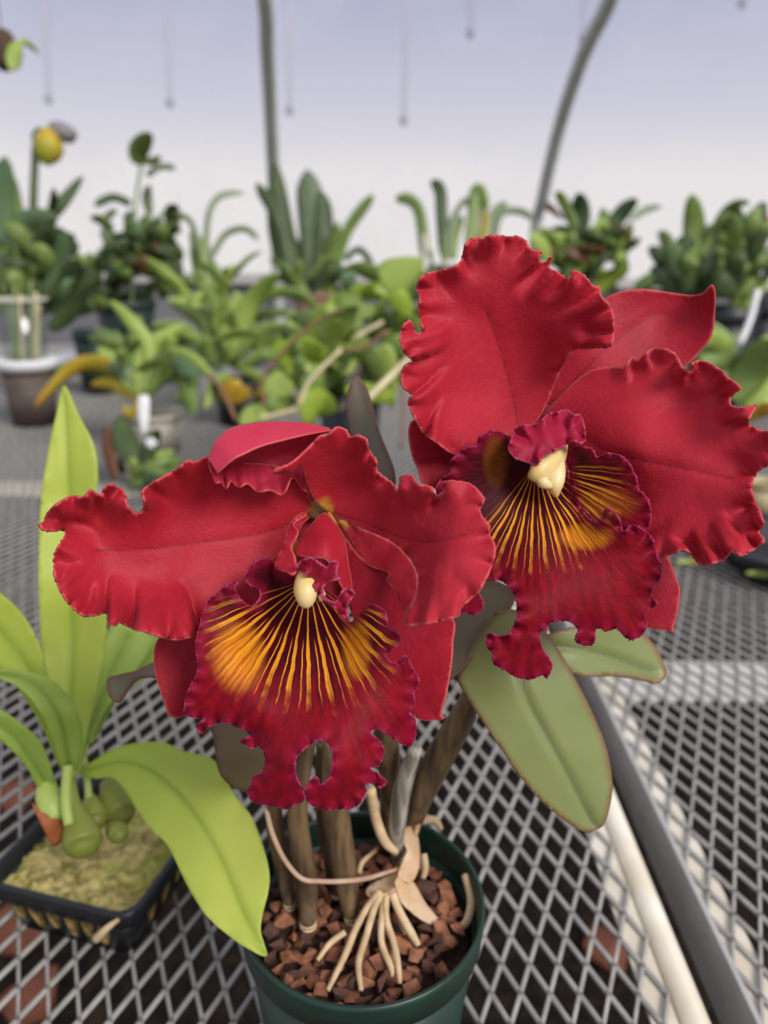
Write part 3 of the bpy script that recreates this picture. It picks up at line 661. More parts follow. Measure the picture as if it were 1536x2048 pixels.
lip2 = Sheet().island(c3, [(500,880),(470,872),(440,855),(400,858),(362,880),(346,915),(310,922),(275,950),(243,985),(250,1020),(205,1055),(185,1090),(210,1150),(300,1250),(380,1350),(392,1452),(440,1463),(482,1490),(512,1550),(512,1620),(480,1680),(440,1688),(398,1678),(390,1730),(415,1760),(420,1800),(480,1838),(495,1850),(560,1868),(620,1850),(640,1862),(658,1800),(620,1740),(608,1680),(620,1668),(640,1672),(645,1640),(720,1630),(762,1665),(752,1708),(790,1730),(830,1718),(838,1660),(880,1672),(920,1663),(970,1707),(1010,1695),(1047,1650),(1038,1600),(1088,1560),(1060,1520),(1092,1470),(1107,1420),(1078,1340),(1062,1285),(1010,1245),(975,1240),(950,1268),(930,1205),(880,1165),(862,1210),(840,1230),(780,1180),(740,1080),(720,1000),(680,930),(560,910)],
    [(600,930,317),(590,1040,311),(470,900,305),(400,870,300),(300,950,299),(200,1090,303),(480,1080,307),(400,1200,303),(720,1000,311),(780,1200,302),(880,1180,292),(950,1270,291),(1060,1300,292),(1100,1430,294),(1080,1570,297),(1000,1690,297),(850,1400,293),(650,1250,300),(600,1450,294),(430,1440,300),(560,1600,290),(450,1750,292),(600,1860,296),(790,1720,296),(880,1600,292)],
    amp=3.0, lam=34, wid=42, base=TH2, baser=120, seed=41, step=5.4, dsc=1.35, piv=300, throat=TH2, unit=197, jag=1.2, lump=0.4)
lip2.island(c3, [(740,930),(780,920),(822,928),(842,962),(890,945),(960,972),(1000,1040),(1012,1095),(1032,1110),(1056,1150),(1062,1205),(1048,1250),(1000,1260),(900,1240),(800,1220),(760,1150),(730,1040)],
    [(740,940,306),(830,940,297),(960,980,290),(1050,1150,288),(1040,1250,291),(850,1200,298),(770,1080,304),(900,1080,296)], amp=1.6, lam=30, wid=28, seed=43, step=5.6, throat=TH2, unit=197, jag=1.1)
lip2.island(c3, [(300,1330),(370,1345),(410,1400),(400,1445),(362,1500),(382,1560),(368,1590),(340,1608),(310,1596),(285,1600),(268,1540),(270,1440)], [(300,1340,304),(400,1400,301),(370,1570,300),(290,1590,302)], amp=1.0, lam=28, wid=24, seed=44, step=5.6, throat=TH2, unit=197, jag=1.0)
lip2.make('lip', LIPM2, fr)
Sheet().island(c3, [(486,905),(508,850),(545,830),(580,835),(612,812),(650,785),(720,771),(745,790),(770,788),(790,830),(796,880),(780,912),(740,900),(700,926),(640,952),(610,980),(595,1000),(550,985),(505,968),(480,935)],
    [(500,880,296),(600,830,302),(720,780,305),(785,860,300),(700,915,297),(610,970,292),(520,960,292),(640,880,294)], amp=4.0, lam=44, wid=50, folds=[(545,835,570,930,2.5,20),(650,790,640,890,-2.5,20),(745,790,715,880,2.5,18),(610,985,590,900,-2,18)], seed=46, step=4.8, throat=(640,760), unit=120, jag=1.0).make('lip_frill', FRILL, fr)
col = Mesh(); k_ = .302 / FPX / 2.0317
col.tube([P(*c3(700,915), .313), P(*c3(672,960), .306), P(*c3(630,1005), .301), P(*c3(590,1035), .298), P(*c3(562,1046), .299)], [30*k_, 56*k_, 62*k_, 44*k_, 8*k_], 16, 5, 0.8)
col.tube([P(*c3(682,945), .307), P(*c3(678,1020), .302), P(*c3(670,1080), .300), P(*c3(676,1125), .3005)], [20*k_, 36*k_, 34*k_, 9*k_], 14, 5)
col.tube([P(*c3(600,1040), .299), P(*c3(622,1066), .2975), P(*c3(655,1085), .298)], [14*k_, 26*k_, 10*k_], 12, 5)
col.make('column', CREAMC, fr)

# ---- leaves, canes, sheaths, roots
OL = leaf_mat('olive_leaf', C(122, 134, 80), C(146, 148, 84), C(84, 96, 66), C(130, 96, 66), 0.42, 0.12)
OL2 = leaf_mat('dull_leaf', C(110, 116, 88), C(122, 108, 88), None, C(120, 84, 70), 0.45, 0.12)
Sheet().island(c6, [(230,60),(120,200),(60,320),(38,390),(100,500),(180,620),(300,800),(420,950),(560,1070),(650,1120),(690,1116),(742,1080),(772,980),(780,880),(752,720),(690,560),(600,380),(480,180),(350,60)],
    [(300,80,348),(60,380,352),(300,800,345),(650,1110,352),(770,950,356),(690,560,358),(480,190,356),(330,420,346),(520,750,348)], amp=.8, lam=300, wid=60, seed=51, mid=[(300,200),(370,470),(520,750),(690,1080)], groove=2.0, step=8).make('leaf', OL, orchid, solid=0.0016, label='large olive green leaf hanging towards the bench')
Sheet().island(c6, [(440,190),(600,130),(750,110),(900,145),(985,220),(1030,310),(1042,360),(1000,405),(940,391),(800,370),(680,371),(600,360),(500,290)],
    [(450,200,366),(700,120,372),(980,220,384),(1035,370,382),(800,370,372),(600,350,366),(750,250,374)], amp=.8, lam=260, wid=50, seed=52, mid=[(480,220),(700,250),(980,350)], groove=2.0, step=8).make('leaf', OL, orchid, solid=0.0016, label='shorter olive leaf pointing right')
Sheet().island(c6, [(-60,420),(0,390),(130,262),(300,30),(290,-60),(160,-80),(0,60),(-60,200)], [(-50,400,352),(290,0,358),(120,270,350),(0,60,362)], amp=.5, lam=260, wid=50, seed=53, step=8).make('leaf', OL2, orchid, solid=0.0016, label='dull brownish leaf edge between the flowers')
Sheet().island(c8, [(985,1390),(1050,1480),(1120,1720),(1210,1960),(1190,2100),(1060,2100),(960,1760),(925,1560),(950,1440)], [(985,1390,380),(1200,2000,362),(950,1700,372),(1060,1600,372)], amp=.5, lam=260, wid=50, seed=54, mid=[(990,1420),(1060,1750),(1120,2080)], groove=1.5, step=8).make('leaf', OL2, orchid, solid=0.0016, label='dull upright leaf behind the lower flower')
Sheet().island(c1, [(410,1090),(425,1065),(520,1040),(585,1010),(640,1000),(640,1060),(540,1070),(500,1105),(470,1150),(445,1160),(415,1130)], [(410,1100,352),(520,1060,358),(640,1020,350),(450,1150,350)], amp=.5, lam=200, wid=30, seed=55, step=9).make('leaf', OL2, orchid, solid=0.0014, label='curled grey-green leaf tip left of the lower flower')
Sheet().island(c2, [(150,1450),(160,1560),(190,1720),(300,1800),(440,1760),(520,1600),(500,1450),(300,1400)], [(160,1500,372),(300,1780,378),(500,1500,384),(330,1600,374)], amp=.5, lam=260, wid=40, seed=56, step=12).make('leaf', leaf_mat('brown_olive_leaf', C(104, 98, 66), C(112, 88, 66)), orchid, solid=0.0016, label='brownish olive leaf behind the lip')
CANE = simple('brown_cane', C(122, 98, 66), C(66, 48, 34), 170, 0.6, bump=0.3, sc3=(1, 1, .12))
SHEATH = simple('silver_sheath', C(176, 168, 154), C(96, 88, 76), 240, 0.6, bump=0.3, sc3=(1, 1, .1))
def soil(x, y, h=0.0): return on(*c5(x, y), SOILZ + h)
def cane(pts, wid, mat, name='pseudobulb', base=True):
    p = [soil(*pts[0], .001)] + [P(*c5(x, y), d) for x, y, d in pts[1:]]
    dd = [np.dot(q - CAM, FV) for q in p]
    r = [w / 2 / 2.56 / FPX * d for w, d in zip(wid, dd)]
    o = Mesh().tube(p, r, 12, 6).make(name, mat, orchid)
    if base:
        t = p[0] + (p[1] - p[0]) * 0.10
        for f_ in (0.06, 0.13):
            t = p[0] + (p[1] - p[0]) * f_
            V_, F_ = tube([t - (0, 0, .0006), t + (0, 0, .0006)], [r[0] * 1.12] * 2, 12)
            mk('node_ring', V_, F_, PALE, o)
    return o
PALE = simple('pale_root', C(216, 190, 150), C(190, 160, 118), 120, 0.7, bump=0.2)
cane([(400,1040),(390,800,.400),(345,430,.385),(420,0,.362)], [80,118,104,70], CANE)
cane([(625,1010),(590,760,.402),(540,430,.386),(520,50,.362)], [70,130,140,90], CANE)
cane([(308,940),(270,720,.412),(225,430,.398),(300,50,.372)], [60,88,86,60], CANE)
cane([(545,880),(530,760,.418),(480,430,.405),(470,100,.38)], [50,80,90,60], CANE)
cane([(860,700),(855,560,.405),(885,320,.388),(950,120,.372)], [60,80,95,70], SHEATH, base=False)
cane([(800,640),(820,300,.41),(800,60,.385),(760,-200,.36)], [70,110,120,90], CANE, base=False)
cane([(920,560),(960,400,.408),(1060,190,.392),(1190,-40,.374),(1230,-160,.36)], [90,130,150,130,80], CANE, base=False)
def root(pts, w, mat=None, name='root'):
    p = [soil(x, y, h) for x, y, h in pts]
    r = [w / 2 / 2.56 / FPX * np.dot(q - CAM, FV) for q in p]; r[-1] *= .7
    Mesh().tube(p, r, 8, 5).make(name, mat or PALE, orchid)
root([(770,850,.024),(705,930,.016),(645,1040,.009),(595,1165,.006),(500,1360,.004)], 36)
root([(775,860,.023),(735,950,.016),(695,1090,.008),(658,1220,.006),(672,1360,.004)], 36)
root([(790,860,.022),(780,950,.015),(775,1110,.008),(825,1240,.005),(835,1290,.003)], 34)
root([(800,870,.022),(800,990,.013),(840,1120,.008),(860,1230,.006),(870,1325,.003)], 34)
root([(830,860,.022),(870,960,.014),(925,1060,.007),(965,1130,.003)], 44)
root([(850,880,.018),(880,1010,.008),(905,1070,.005)], 40)
root([(590,1060,.008),(510,1120,.005),(448,1205,.003)], 32)
root([(720,330,.075),(745,470,.055),(790,590,.040),(850,650,.03)], 54)
root([(185,420,.06),(215,550,.055),(280,690,.05),(365,785,.046),(460,800,.044),(570,800,.040),(700,785,.034),(850,740,.028)], 26, simple('tan_root', C(196, 164, 138), C(170, 136, 112), 90, .7))
root([(1005,320,.07),(975,450,.045),(950,560,.03)], 34)
root([(940,500,.035),(1040,485,.02),(1078,530,.008)], 40)
root([(1205,770,.010),(1235,900,.006),(1210,1010,.003),(1150,1045,.001)], 44)
root([(660,760,.016),(680,700,.018),(750,640,.02)], 26)
root([(990,660,.014),(1000,730,.009),(985,790,.004)], 38)
PAPER = simple('papery_sheath', C(214, 172, 128), C(232, 206, 172), 70, 0.7, bump=0.3, trans=0.2)
sd_ = np.dot(soil(880, 760, .02) - CAM, FV) * 1000
for ol, dp in [([(870,570),(885,540),(930,515),(965,590),(968,720),(935,800),(890,800),(860,770),(885,690),(905,640)], [(870,560,sd_+6),(960,600,sd_+12),(930,790,sd_-6),(880,720,sd_-4)]),
               ([(880,770),(935,800),(1000,910),(1075,1010),(1010,1015),(900,935),(860,870),(845,800)], [(880,780,sd_-8),(1070,1010,sd_-6),(900,930,sd_-14),(960,850,sd_-4)]),
               ([(860,760),(860,830),(800,870),(725,885),(695,850),(740,805)], [(860,760,sd_-6),(700,850,sd_-8),(800,870,sd_-14),(760,800,sd_-2)])]:
    Sheet().island(c5, ol, dp, amp=1.6, lam=44, wid=22, seed=len(ol), step=5).make('papery_sheath', PAPER, orchid, solid=0.0006)

# ------------------------------------------------------------------ black square pot with the lime-leaved plant
BLK = simple('black_plastic', C(30, 33, 38), C(22, 24, 28), 30, 0.4)
QZ = 0.846; LS = (CAMZ - QZ + .012) / (CAMZ - 0.885 + .012)
q0 = on(262, 1838, QZ); th_ = math.radians(165.2)
e1 = np.array([math.cos(th_), math.sin(th_), 0]); e2 = np.array([-math.cos(th_ + math.pi/2), -math.sin(th_ + math.pi/2), 0]); QS = 0.100 * (CAMZ - QZ) / (CAMZ - 0.885)
if e2[1] < 0: e2 = -e2
qc = q0 + (e1 + e2) * QS / 2
sq = empty('square_pot', (qc[0], qc[1], ZB), 'black square plastic nursery pot with moss and lime-green plant', 'pot')
def ringpts(half, z, rad=0.012, n=5):
    out = []
    for (sx, sy, a0) in ((-1, -1, 180), (1, -1, 270), (1, 1, 0), (-1, 1, 90)):
        for k in range(n):
            a = math.radians(a0 + 90 * k / (n - 1))
            lx = sx * (half - rad) + rad * math.cos(a); ly = sy * (half - rad) + rad * math.sin(a)
            out.append(np.array([qc[0], qc[1], 0]) + (-e1) * lx + e2 * ly + np.array([0, 0, z]))
    return out
def loft(rings, cap0=False, cap1=False):
    n = len(rings[0]); V = [p for r in rings for p in r]; F = []
    for j in range(len(rings) - 1):
        for k in range(n): F.append((j*n+k, j*n+(k+1) % n, (j+1)*n+(k+1) % n, (j+1)*n+k))
    if cap0: F.append(tuple(range(n))[::-1])
    if cap1: F.append(tuple((len(rings)-1)*n + k for k in range(n)))
    return V, F
h_ = QS / 2
rr_ = [ringpts(h_ - .012, ZB, .010), ringpts(h_ - .004, QZ - .012), ringpts(h_ - .0055, QZ - .012), ringpts(h_ - .0135, ZB + .002, .009)]
V_, F_ = loft(rr_, True, True); mk('body', V_, F_, BLK, sq)
rr_ = [ringpts(h_ - .005, QZ - .0125), ringpts(h_, QZ - .0125), ringpts(h_ + .0004, QZ - .001), ringpts(h_ - .0006, QZ), ringpts(h_ - .0025, QZ), ringpts(h_ - .0035, QZ - .0012), ringpts(h_ - .005, QZ - .0125)]
V_, F_ = loft(rr_); mk('rim', V_, F_, BLK, sq)
# root-stained drainage slots on the two near walls
SLOT = simple('moss_in_slot', C(158, 132, 66), C(70, 54, 32), 150, 0.95, bump=0.5)
for wall, ts in ((0, (-.75, -.45, -.15, .15, .42, .68)), (1, (-.6, -.2, .2, .6))):
    for k, t in enumerate(ts):
        pts = []
        for z, w in ((QZ - .014, .0030), (QZ - .023, .0040), (QZ - .033 - .004 * (k % 2), .0022)):
            half = h_ - .012 + (.008) * ((z - ZB) / (QZ - ZB - .012)) + .0003
            for sgn in (-1, 1):
                lx = t * half * .9 + sgn * w
                l = (lx, -half) if wall == 0 else (half, lx)
                pts.append(np.array([qc[0], qc[1], 0]) + (-e1) * l[0] + e2 * l[1] + np.array([0, 0, z]))
        nrm = (-e2 if wall == 0 else -e1) * .0012
        V_ = pts + [p + nrm for p in pts]
        mk('drain_slot', V_, [(6,7,9,8),(8,9,11,10),(0,2,8,6),(2,4,10,8),(1,7,9,3),(3,9,11,5),(0,6,7,1),(4,5,11,10)], SLOT, sq)
# moss
def moss_mat():
    b = NB('sphagnum_moss'); f = b.noise(130, 5); g = b.noise(40, 3)
    col = b.mix(b.smooth(f, .3, .7), C(120, 112, 58), C(206, 188, 124))
    col = b.mix(b.smooth(g, .5, .75, 0, .7), col, C(150, 158, 66))
    return b.bsdf(col, .95, 0, b.bump(f, .8, .003), .2)
N_ = 70; V_ = []; F_ = []
for i in range(N_ + 1):
    for j in range(N_ + 1):
        lx, ly = (-1 + 2 * i / N_) * (h_ - .0062), (-1 + 2 * j / N_) * (h_ - .0062)
        p = np.array([qc[0], qc[1], 0]) + (-e1) * lx + e2 * ly
        z = QZ - .013 + .004 * noise.noise(Vector((p[0]*60, p[1]*60, 0))) + .0035 * noise.noise(Vector((p[0]*230, p[1]*230, 3))) + .002 * noise.noise(Vector((p[0]*600, p[1]*600, 7)))
        V_.append((p[0], p[1], z))
for i in range(N_):
    for j in range(N_): a = i*(N_+1)+j; F_.append((a, a+N_+1, a+N_+2, a+1))
moss = mk('moss', V_, F_, moss_mat(), label='yellowish sphagnum moss filling the black square pot', cat='moss', kind='stuff', solid=.004, offset=-1)
LIME = leaf_mat('lime_leaf', C(194, 212, 92), C(212, 222, 108), C(158, 186, 70), None, .45, .5)
LIME_SHADE = leaf_mat('shaded_lime_leaf', C(174, 198, 96), C(188, 208, 106), C(136, 164, 70), None, .45, .48)  # darker copy of the lime leaf, its shaded side put into the colour
lb = on(150, 1680, QZ - .012)
lime = empty('lime_plant', (lb[0], lb[1], QZ - .012), 'lime-green broad-leaved plant with round bulbs in the black pot', 'plant')
def lleaf(ol, dp, mid, seed, lab=None, mat=None, cr=px, step=8):
    Sheet().island(cr, ol, [(x, y, d * LS) for x, y, d in dp], amp=1.5, lam=240, wid=60, seed=seed, mid=mid, groove=2.5, step=step, lump=.8).make('leaf', mat or LIME, lime, solid=.0007, label=lab)
lleaf([(126,772),(112,830),(97,900),(82,1000),(77,1150),(84,1300),(104,1400),(128,1545),(150,1548),(178,1450),(208,1300),(214,1150),(192,1010),(196,950),(188,890),(160,835),(140,790)],
      [(126,775,440),(85,1000,428),(196,960,432),(78,1200,418),(214,1200,424),(140,1000,436),(145,1250,426),(140,1540,398)], [(130,790),(140,1000),(145,1250),(140,1530)], 61, 'tall upright lime leaf reaching past the lower flower')
lleaf([(-70,1160),(-20,1172),(40,1222),(80,1290),(90,1345),(115,1410),(140,1545),(118,1530),(85,1455),(45,1390),(0,1335),(-70,1290)],
      [(-60,1200,372),(80,1290,388),(0,1330,380),(130,1540,398),(40,1290,388)], [(-40,1220),(40,1310),(100,1430),(130,1530)], 62)
lleaf([(-40,1350),(0,1338),(60,1344),(112,1366),(152,1420),(166,1470),(150,1550),(128,1545),(88,1440),(45,1382),(0,1358)],
      [(-30,1352,368),(60,1350,376),(150,1430,386),(140,1545,396),(60,1400,372)], [(0,1348),(70,1370),(120,1440),(140,1540)], 63, mat=LIME_SHADE)
lleaf([(-60,1400),(-10,1415),(40,1445),(85,1490),(108,1565),(78,1575),(50,1530),(0,1480),(-60,1450)],
      [(-50,1420,366),(85,1490,384),(90,1570,396),(0,1480,374)], [(-40,1430),(30,1475),(92,1565)], 64, mat=LIME_SHADE)
lleaf([(222,1248),(262,1256),(308,1278),(272,1345),(218,1412),(182,1482),(156,1548),(142,1545),(158,1460),(185,1360)],
      [(225,1250,432),(305,1280,440),(150,1545,400),(200,1400,420)], [(255,1270),(200,1400),(150,1540)], 65, mat=LIME_SHADE)
lleaf([(300,1270),(330,1250),(330,1320),(285,1360),(235,1400),(190,1480),(180,1470),(240,1350)], [(330,1290,452),(185,1475,412),(260,1350,440)], [(320,1285),(250,1370),(190,1470)], 66, mat=LIME_SHADE)
lleaf([(425,392),(520,330),(600,280),(720,240),(890,232),(1000,280),(1160,320),(1230,420),(1300,540),(1380,640),(1440,790),(1478,950),(1470,1060),(1440,1180),(1430,1280),(1466,1402),(1370,1370),(1250,1290),(1130,1180),(1040,1040),(990,940),(920,800),(830,710),(760,620),(700,520),(620,430),(520,430)],
      [(430,395,402),(620,430,384),(720,240,392),(890,235,392),(1160,330,382),(1300,540,372),(1475,950,344),(1460,1395,324),(1130,1180,332),(920,800,352),(760,620,368),(900,500,372),(1200,900,346)], [(440,400),(700,340),(950,480),(1180,800),(1330,1150),(1450,1385)], 67, 'large lime leaf drooping over the rim of the green pot', cr=c4)
BULB = leaf_mat('green_bulb', C(150, 154, 68), C(122, 132, 56), None, None, .4, .05)
BULBP = leaf_mat('pale_bulb', C(190, 206, 110), C(168, 190, 96), None, None, .4, .15)
def bulb(path, rads, d, mat, name='bulb'):
    d = d * LS; p = [P(x, y, d - .004 * i) for i, (x, y) in enumerate(path)]
    Mesh().tube(p, [r / FPX * d for r in rads], 14, 5).make(name, mat, lime)
bulb([(140,1545),(146,1610),(160,1660),(166,1690),(168,1706)], [9,16,34,36,14], .402, BULB)
bulb([(180,1590),(184,1615),(190,1640),(192,1652)], [8,24,26,10], .416, BULB)
bulb([(215,1560),(230,1590),(240,1625),(248,1645)], [16,32,34,14], .424, BULB)
bulb([(216,1650),(228,1658),(238,1668),(240,1674)], [5,18,20,8], .408, BULB)
bulb([(92,1555),(96,1590),(106,1620),(112,1640)], [14,24,26,14], .402, BULBP)
bulb([(136,1530),(132,1600),(138,1650)], [10,11,10], .392, BULBP, 'stem')
bulb([(160,1470),(172,1540),(178,1600)], [6,6,8], .420, BULBP, 'stem')
Sheet().island(c4, [(175,568),(230,610),(340,665),(345,760),(290,802),(245,720)], [(180,575,392*LS),(340,670,394*LS),(290,800,396*LS),(260,680,386*LS)], amp=.3, lam=90, wid=20, seed=70).make('dry_sheath', simple('orange_brown_sheath', C(176, 104, 58), C(150, 82, 46), 60, .7), lime, solid=.0006)
Mesh().tube([on(*c4(528,1312), QZ - .010), on(*c4(590,1250), QZ + .003), on(*c4(650,1205), QZ + .004)], [.0028, .002, .0012], 7, 4).make('dry_twig', PALE, label='short dry twig lying across the black pot rim', cat='twig')

# ------------------------------------------------------------------ plants on the far benches
def strip(pts, width, prof='lance', fold=0.25, tilt=0.0, n=4):
    """leaf blade along a 3-D midline; width in metres"""
    m = cat(np.asarray(pts, float), n + 2); N = len(m); V = []; F = []
    for i in range(N):
        s = i / (N - 1)
        t = m[min(i+1, N-1)] - m[max(i-1, 0)]; t /= np.linalg.norm(t) + 1e-9
        vw = m[i] - CAM; vw /= np.linalg.norm(vw)
        x = np.cross(t, vw); L = np.linalg.norm(x); x = x / L if L > .05 else RV
        y = np.cross(x, t)
        x, y = x * math.cos(tilt) + y * math.sin(tilt), y * math.cos(tilt) - x * math.sin(tilt)
        if prof == 'lance': w = math.sin(math.pi * min(1, s * .93 + .07)) ** .7
        elif prof == 'strap': w = min(1, s * 4 + .5) * (1 - max(0, (s - .75) / .25) ** 2.2)
        else: w = max(0, math.sin(math.pi * min(1, (s * .97 + .03) ** .62))) ** .75
        w = max(w, .04) * width / 2
        for k, c in ((-1, fold), (-.5, fold * .35), (0, 0), (.5, fold * .35), (1, fold)):
            q_ = m[i] + x * (w * k) + y * (w * c); q_[2] = max(q_[2], ZB + .003); V.append(q_)
    for i in range(N - 1):
        for k in range(4): F.append((i*5+k, i*5+k+1, i*5+k+6, i*5+k+5))
    return V, F
G = {'dark': leaf_mat('dark_leaf', C(84, 102, 58), C(66, 86, 48), rough=.45), 'mid': leaf_mat('mid_leaf', C(134, 156, 80), C(112, 136, 66)),
     'light': leaf_mat('light_leaf', C(180, 200, 104), C(160, 184, 90), trans=.35), 'bright': leaf_mat('bright_leaf', C(184, 206, 82), C(164, 192, 72), trans=.5),
     'grey': leaf_mat('grey_leaf', C(120, 138, 104), C(104, 122, 88)), 'yellow': leaf_mat('yellow_leaf', C(196, 180, 60), C(206, 160, 50), trans=.35),
     'teal': leaf_mat('blue_green_leaf', C(98, 126, 90), C(110, 136, 90)), 'pale': leaf_mat('pale_leaf', C(160, 172, 140), C(140, 156, 120), trans=.35),
     'red': leaf_mat('bronze_leaf', C(112, 66, 44), C(96, 84, 48))}
TWIG = simple('reddish_stem', C(140, 98, 72), C(116, 84, 60), 40, .6); STICK = simple('pale_stick', C(212, 200, 160), C(196, 180, 136), 40, .6)
GREENST = simple('green_stem', C(120, 140, 80), C(100, 120, 66), 40, .5)
FREEZ = {}
def plant(name, lab, u, vbase, d, group='blurred plants on the far benches'):
    b = P(u, vbase, d)
    return empty(name, (b[0], b[1], max(b[2], ZB)), lab, 'plant', group)
RL = random.Random(77)
WIDER = {}
def lf(root, pts, w, g='mid', d=2.0, prof='lance', fold=.25, tilt=None, bend=.06):
    """leaf traced by its midline in photo pixels; tips swing in depth"""
    sw = RL.uniform(-1, 1) * bend * d
    P3 = [P(p[0], p[1], (p[2] if len(p) > 2 else d) + sw * (i / (len(pts) - 1)) ** 2) for i, p in enumerate(pts)]
    V, F = strip(P3, WIDER.get(root.name, 1.25) * w / FPX * d, prof, fold, RL.uniform(-.5, .5) if tilt is None else tilt)
    return mk('leaf', V, F, G[g], root, solid=.0012)
def st(root, pts, w, mat, d=2.0, name='stem'):
    P3 = [P(p[0], p[1], p[2] if len(p) > 2 else d) for p in pts]
    return Mesh().tube(P3, [w * .37 / FPX * d] * len(P3), 7, 4).make(name, mat, root)
def bush(root, u, v, ru, rv, n, gs, d, L=(50, 90), w=(16, 26), seed=1, up=.7, prof='lance'):
    """loose leaves of a bushy plant, springing from canes"""
    rg = random.Random(seed)
    for k in range(n):
        x, y = u + rg.uniform(-ru, ru), v + rg.uniform(-rv, rv); a = rg.gauss(0, .9) ; l = rg.uniform(*L)
        dx, dy = math.sin(a) * l, -math.cos(a) * l * up; dz = rg.uniform(-.12, .12)
        P3 = [P(x, y, d + dz), P(x + dx * .5, y + dy * .6, d + dz - .03), P(x + dx, y + dy * (.9 if rg.random() < .6 else .55), d + dz + rg.uniform(-.08, .08))]
        V, F = strip(P3, rg.uniform(*w) / FPX * d, prof, .25, rg.uniform(-.8, .8), 3)
        mk('leaf', V, F, G[rg.choice(gs)], root, solid=.0012)
def pot_(u, vtop, wpx, hpx, d, mat, name, lab, cat_='pot', group='pots on the far benches', square=False, taper=.78, n=28):
    """pot standing on the bench or a slat under it: rim at pixel row vtop"""
    t = P(u, vtop, d); r = wpx / 2 / FPX * d; zb = ZB if hpx is None else max(ZB, t[2] - hpx / FPX * d * 1.05); H = t[2] - zb
    root = empty(name, (t[0], t[1], zb), lab, cat_, group)
    b = Mesh().lathe((t[0], t[1], zb), [(.001, .0), (r * taper, 0), (r * .95, H * .86), (r * .9, H * .86), (r * taper * .93, .004), (.001, .004)], 4 if square else n)
    b.make('body', mat, root, smooth=not square)
    Mesh().lathe((t[0], t[1], zb), [(r * .94, H * .84), (r, H * .85), (r, H), (r * .93, H), (r * .9, H * .84)], 4 if square else n).make('rim', mat, root, smooth=not square)
    Mesh().lathe((t[0], t[1], zb), [(.0005, H * .85), (r * .6, H * .84), (r * .9, H * .8)], 4 if square else n).make('potting_mix', BED, root)
    return root
CONC = simple('pale_concrete', C(176, 170, 156), C(150, 144, 130), 30, .8); DGP = simple('dark_green_pot', C(36, 58, 50), C(28, 46, 42), 20, .5)
TAN = simple('weathered_clay', C(150, 112, 92), C(126, 94, 78), 20, .8); BLKP = simple('black_pot', C(34, 36, 40), C(28, 30, 34), 20, .45)
BRN = simple('brown_pot', C(98, 84, 74), C(76, 66, 60), 20, .7)

# far left: big dark leaves with a tall stem and a yellow bloom
pa = plant('leafy_plant', 'big dark-leaved plant at the left edge with a tall stem and yellow bloom', 80, 760, 2.05)
D_ = 2.05
for pts, w, g in [([(20,600),(22,470),(24,345)], 46, 'mid'), ([(5,560),(-5,430),(12,312)], 52, 'teal'), ([(20,480),(60,445),(115,436)], 40, 'teal'), ([(85,450),(120,410),(166,352)], 20, 'dark'), ([(95,440),(106,410),(108,376)], 14, 'dark'),
                  ([(60,560),(110,500),(150,470)], 40, 'dark'), ([(40,560),(80,500),(100,455)], 44, 'dark'), ([(70,600),(130,560),(160,520)], 36, 'dark'), ([(0,520),(40,520),(90,540)], 36, 'mid'), ([(90,600),(120,540),(125,470)], 34, 'teal'),
                  ([(10,600),(50,570),(95,585)], 30, 'dark'), ([(110,620),(150,600),(190,620)], 26, 'dark'), ([(0,470),(15,500),(35,520)], 26, 'bright'), ([(100,660),(140,620),(180,560)], 30, 'dark'), ([(130,600),(165,570),(205,545)], 24, 'dark')]:
    lf(pa, pts, w, g, D_)
st(pa, [(66,620),(66,480),(68,380),(72,290)], 22, G['dark'], D_); st(pa, [(72,300),(66,270),(78,258),(92,262)], 9, G['dark'], D_, 'flower_stalk')
YB = simple('yellow_green_bloom', C(214, 168, 44), C(168, 170, 56), 9, .5, trans=.2)
p0, p1 = P(97, 258, D_), P(98, 330, D_); k_ = D_ / FPX
Mesh().tube([p0, P(97,268,D_), P(97,295,D_), P(96,318,D_), p1], [8*k_, 20*k_, 29*k_, 20*k_, 4*k_], 14, 4).make('bloom', YB, pa, label='yellow egg-shaped bloom')
Mesh().tube([P(100,250,D_), P(112,256,D_), P(130,266,D_), P(146,272,D_), P(152,275,D_)], [6*k_, 15*k_, 18*k_, 14*k_, 3*k_], 12, 4).make('bloom_cap', simple('grey_cap', C(138, 134, 134), C(116, 114, 116), 20, .6), pa, label='grey cap beside the bloom')
# hanging mount, top left
hm = empty('hanging_mount', P(8, 110, 1.6), 'brown mounted plant hanging at the top left corner', 'plant')
Mesh().tube([P(2,60,1.6), P(6,75,1.6), P(8,105,1.6), P(8,138,1.6)], [.008, .022, .026, .012], 9, 3).make('mount', simple('brown_fibre', C(86, 66, 46), C(60, 46, 34), 80, .9, bump=.5), hm)
t_ = P(2, 60, 1.6)
Mesh().tube([t_, (t_[0], t_[1], 2.53)], .0012, 5).make('wire', GALV_D, hm)
for pts, w, g in [([(38,88),(30,112),(22,140)], 26, 'light'), ([(28,95),(50,84),(80,108)], 10, 'light'), ([(20,100),(34,92),(40,110)], 12, 'mid')]: lf(hm, pts, w, g, 1.6)

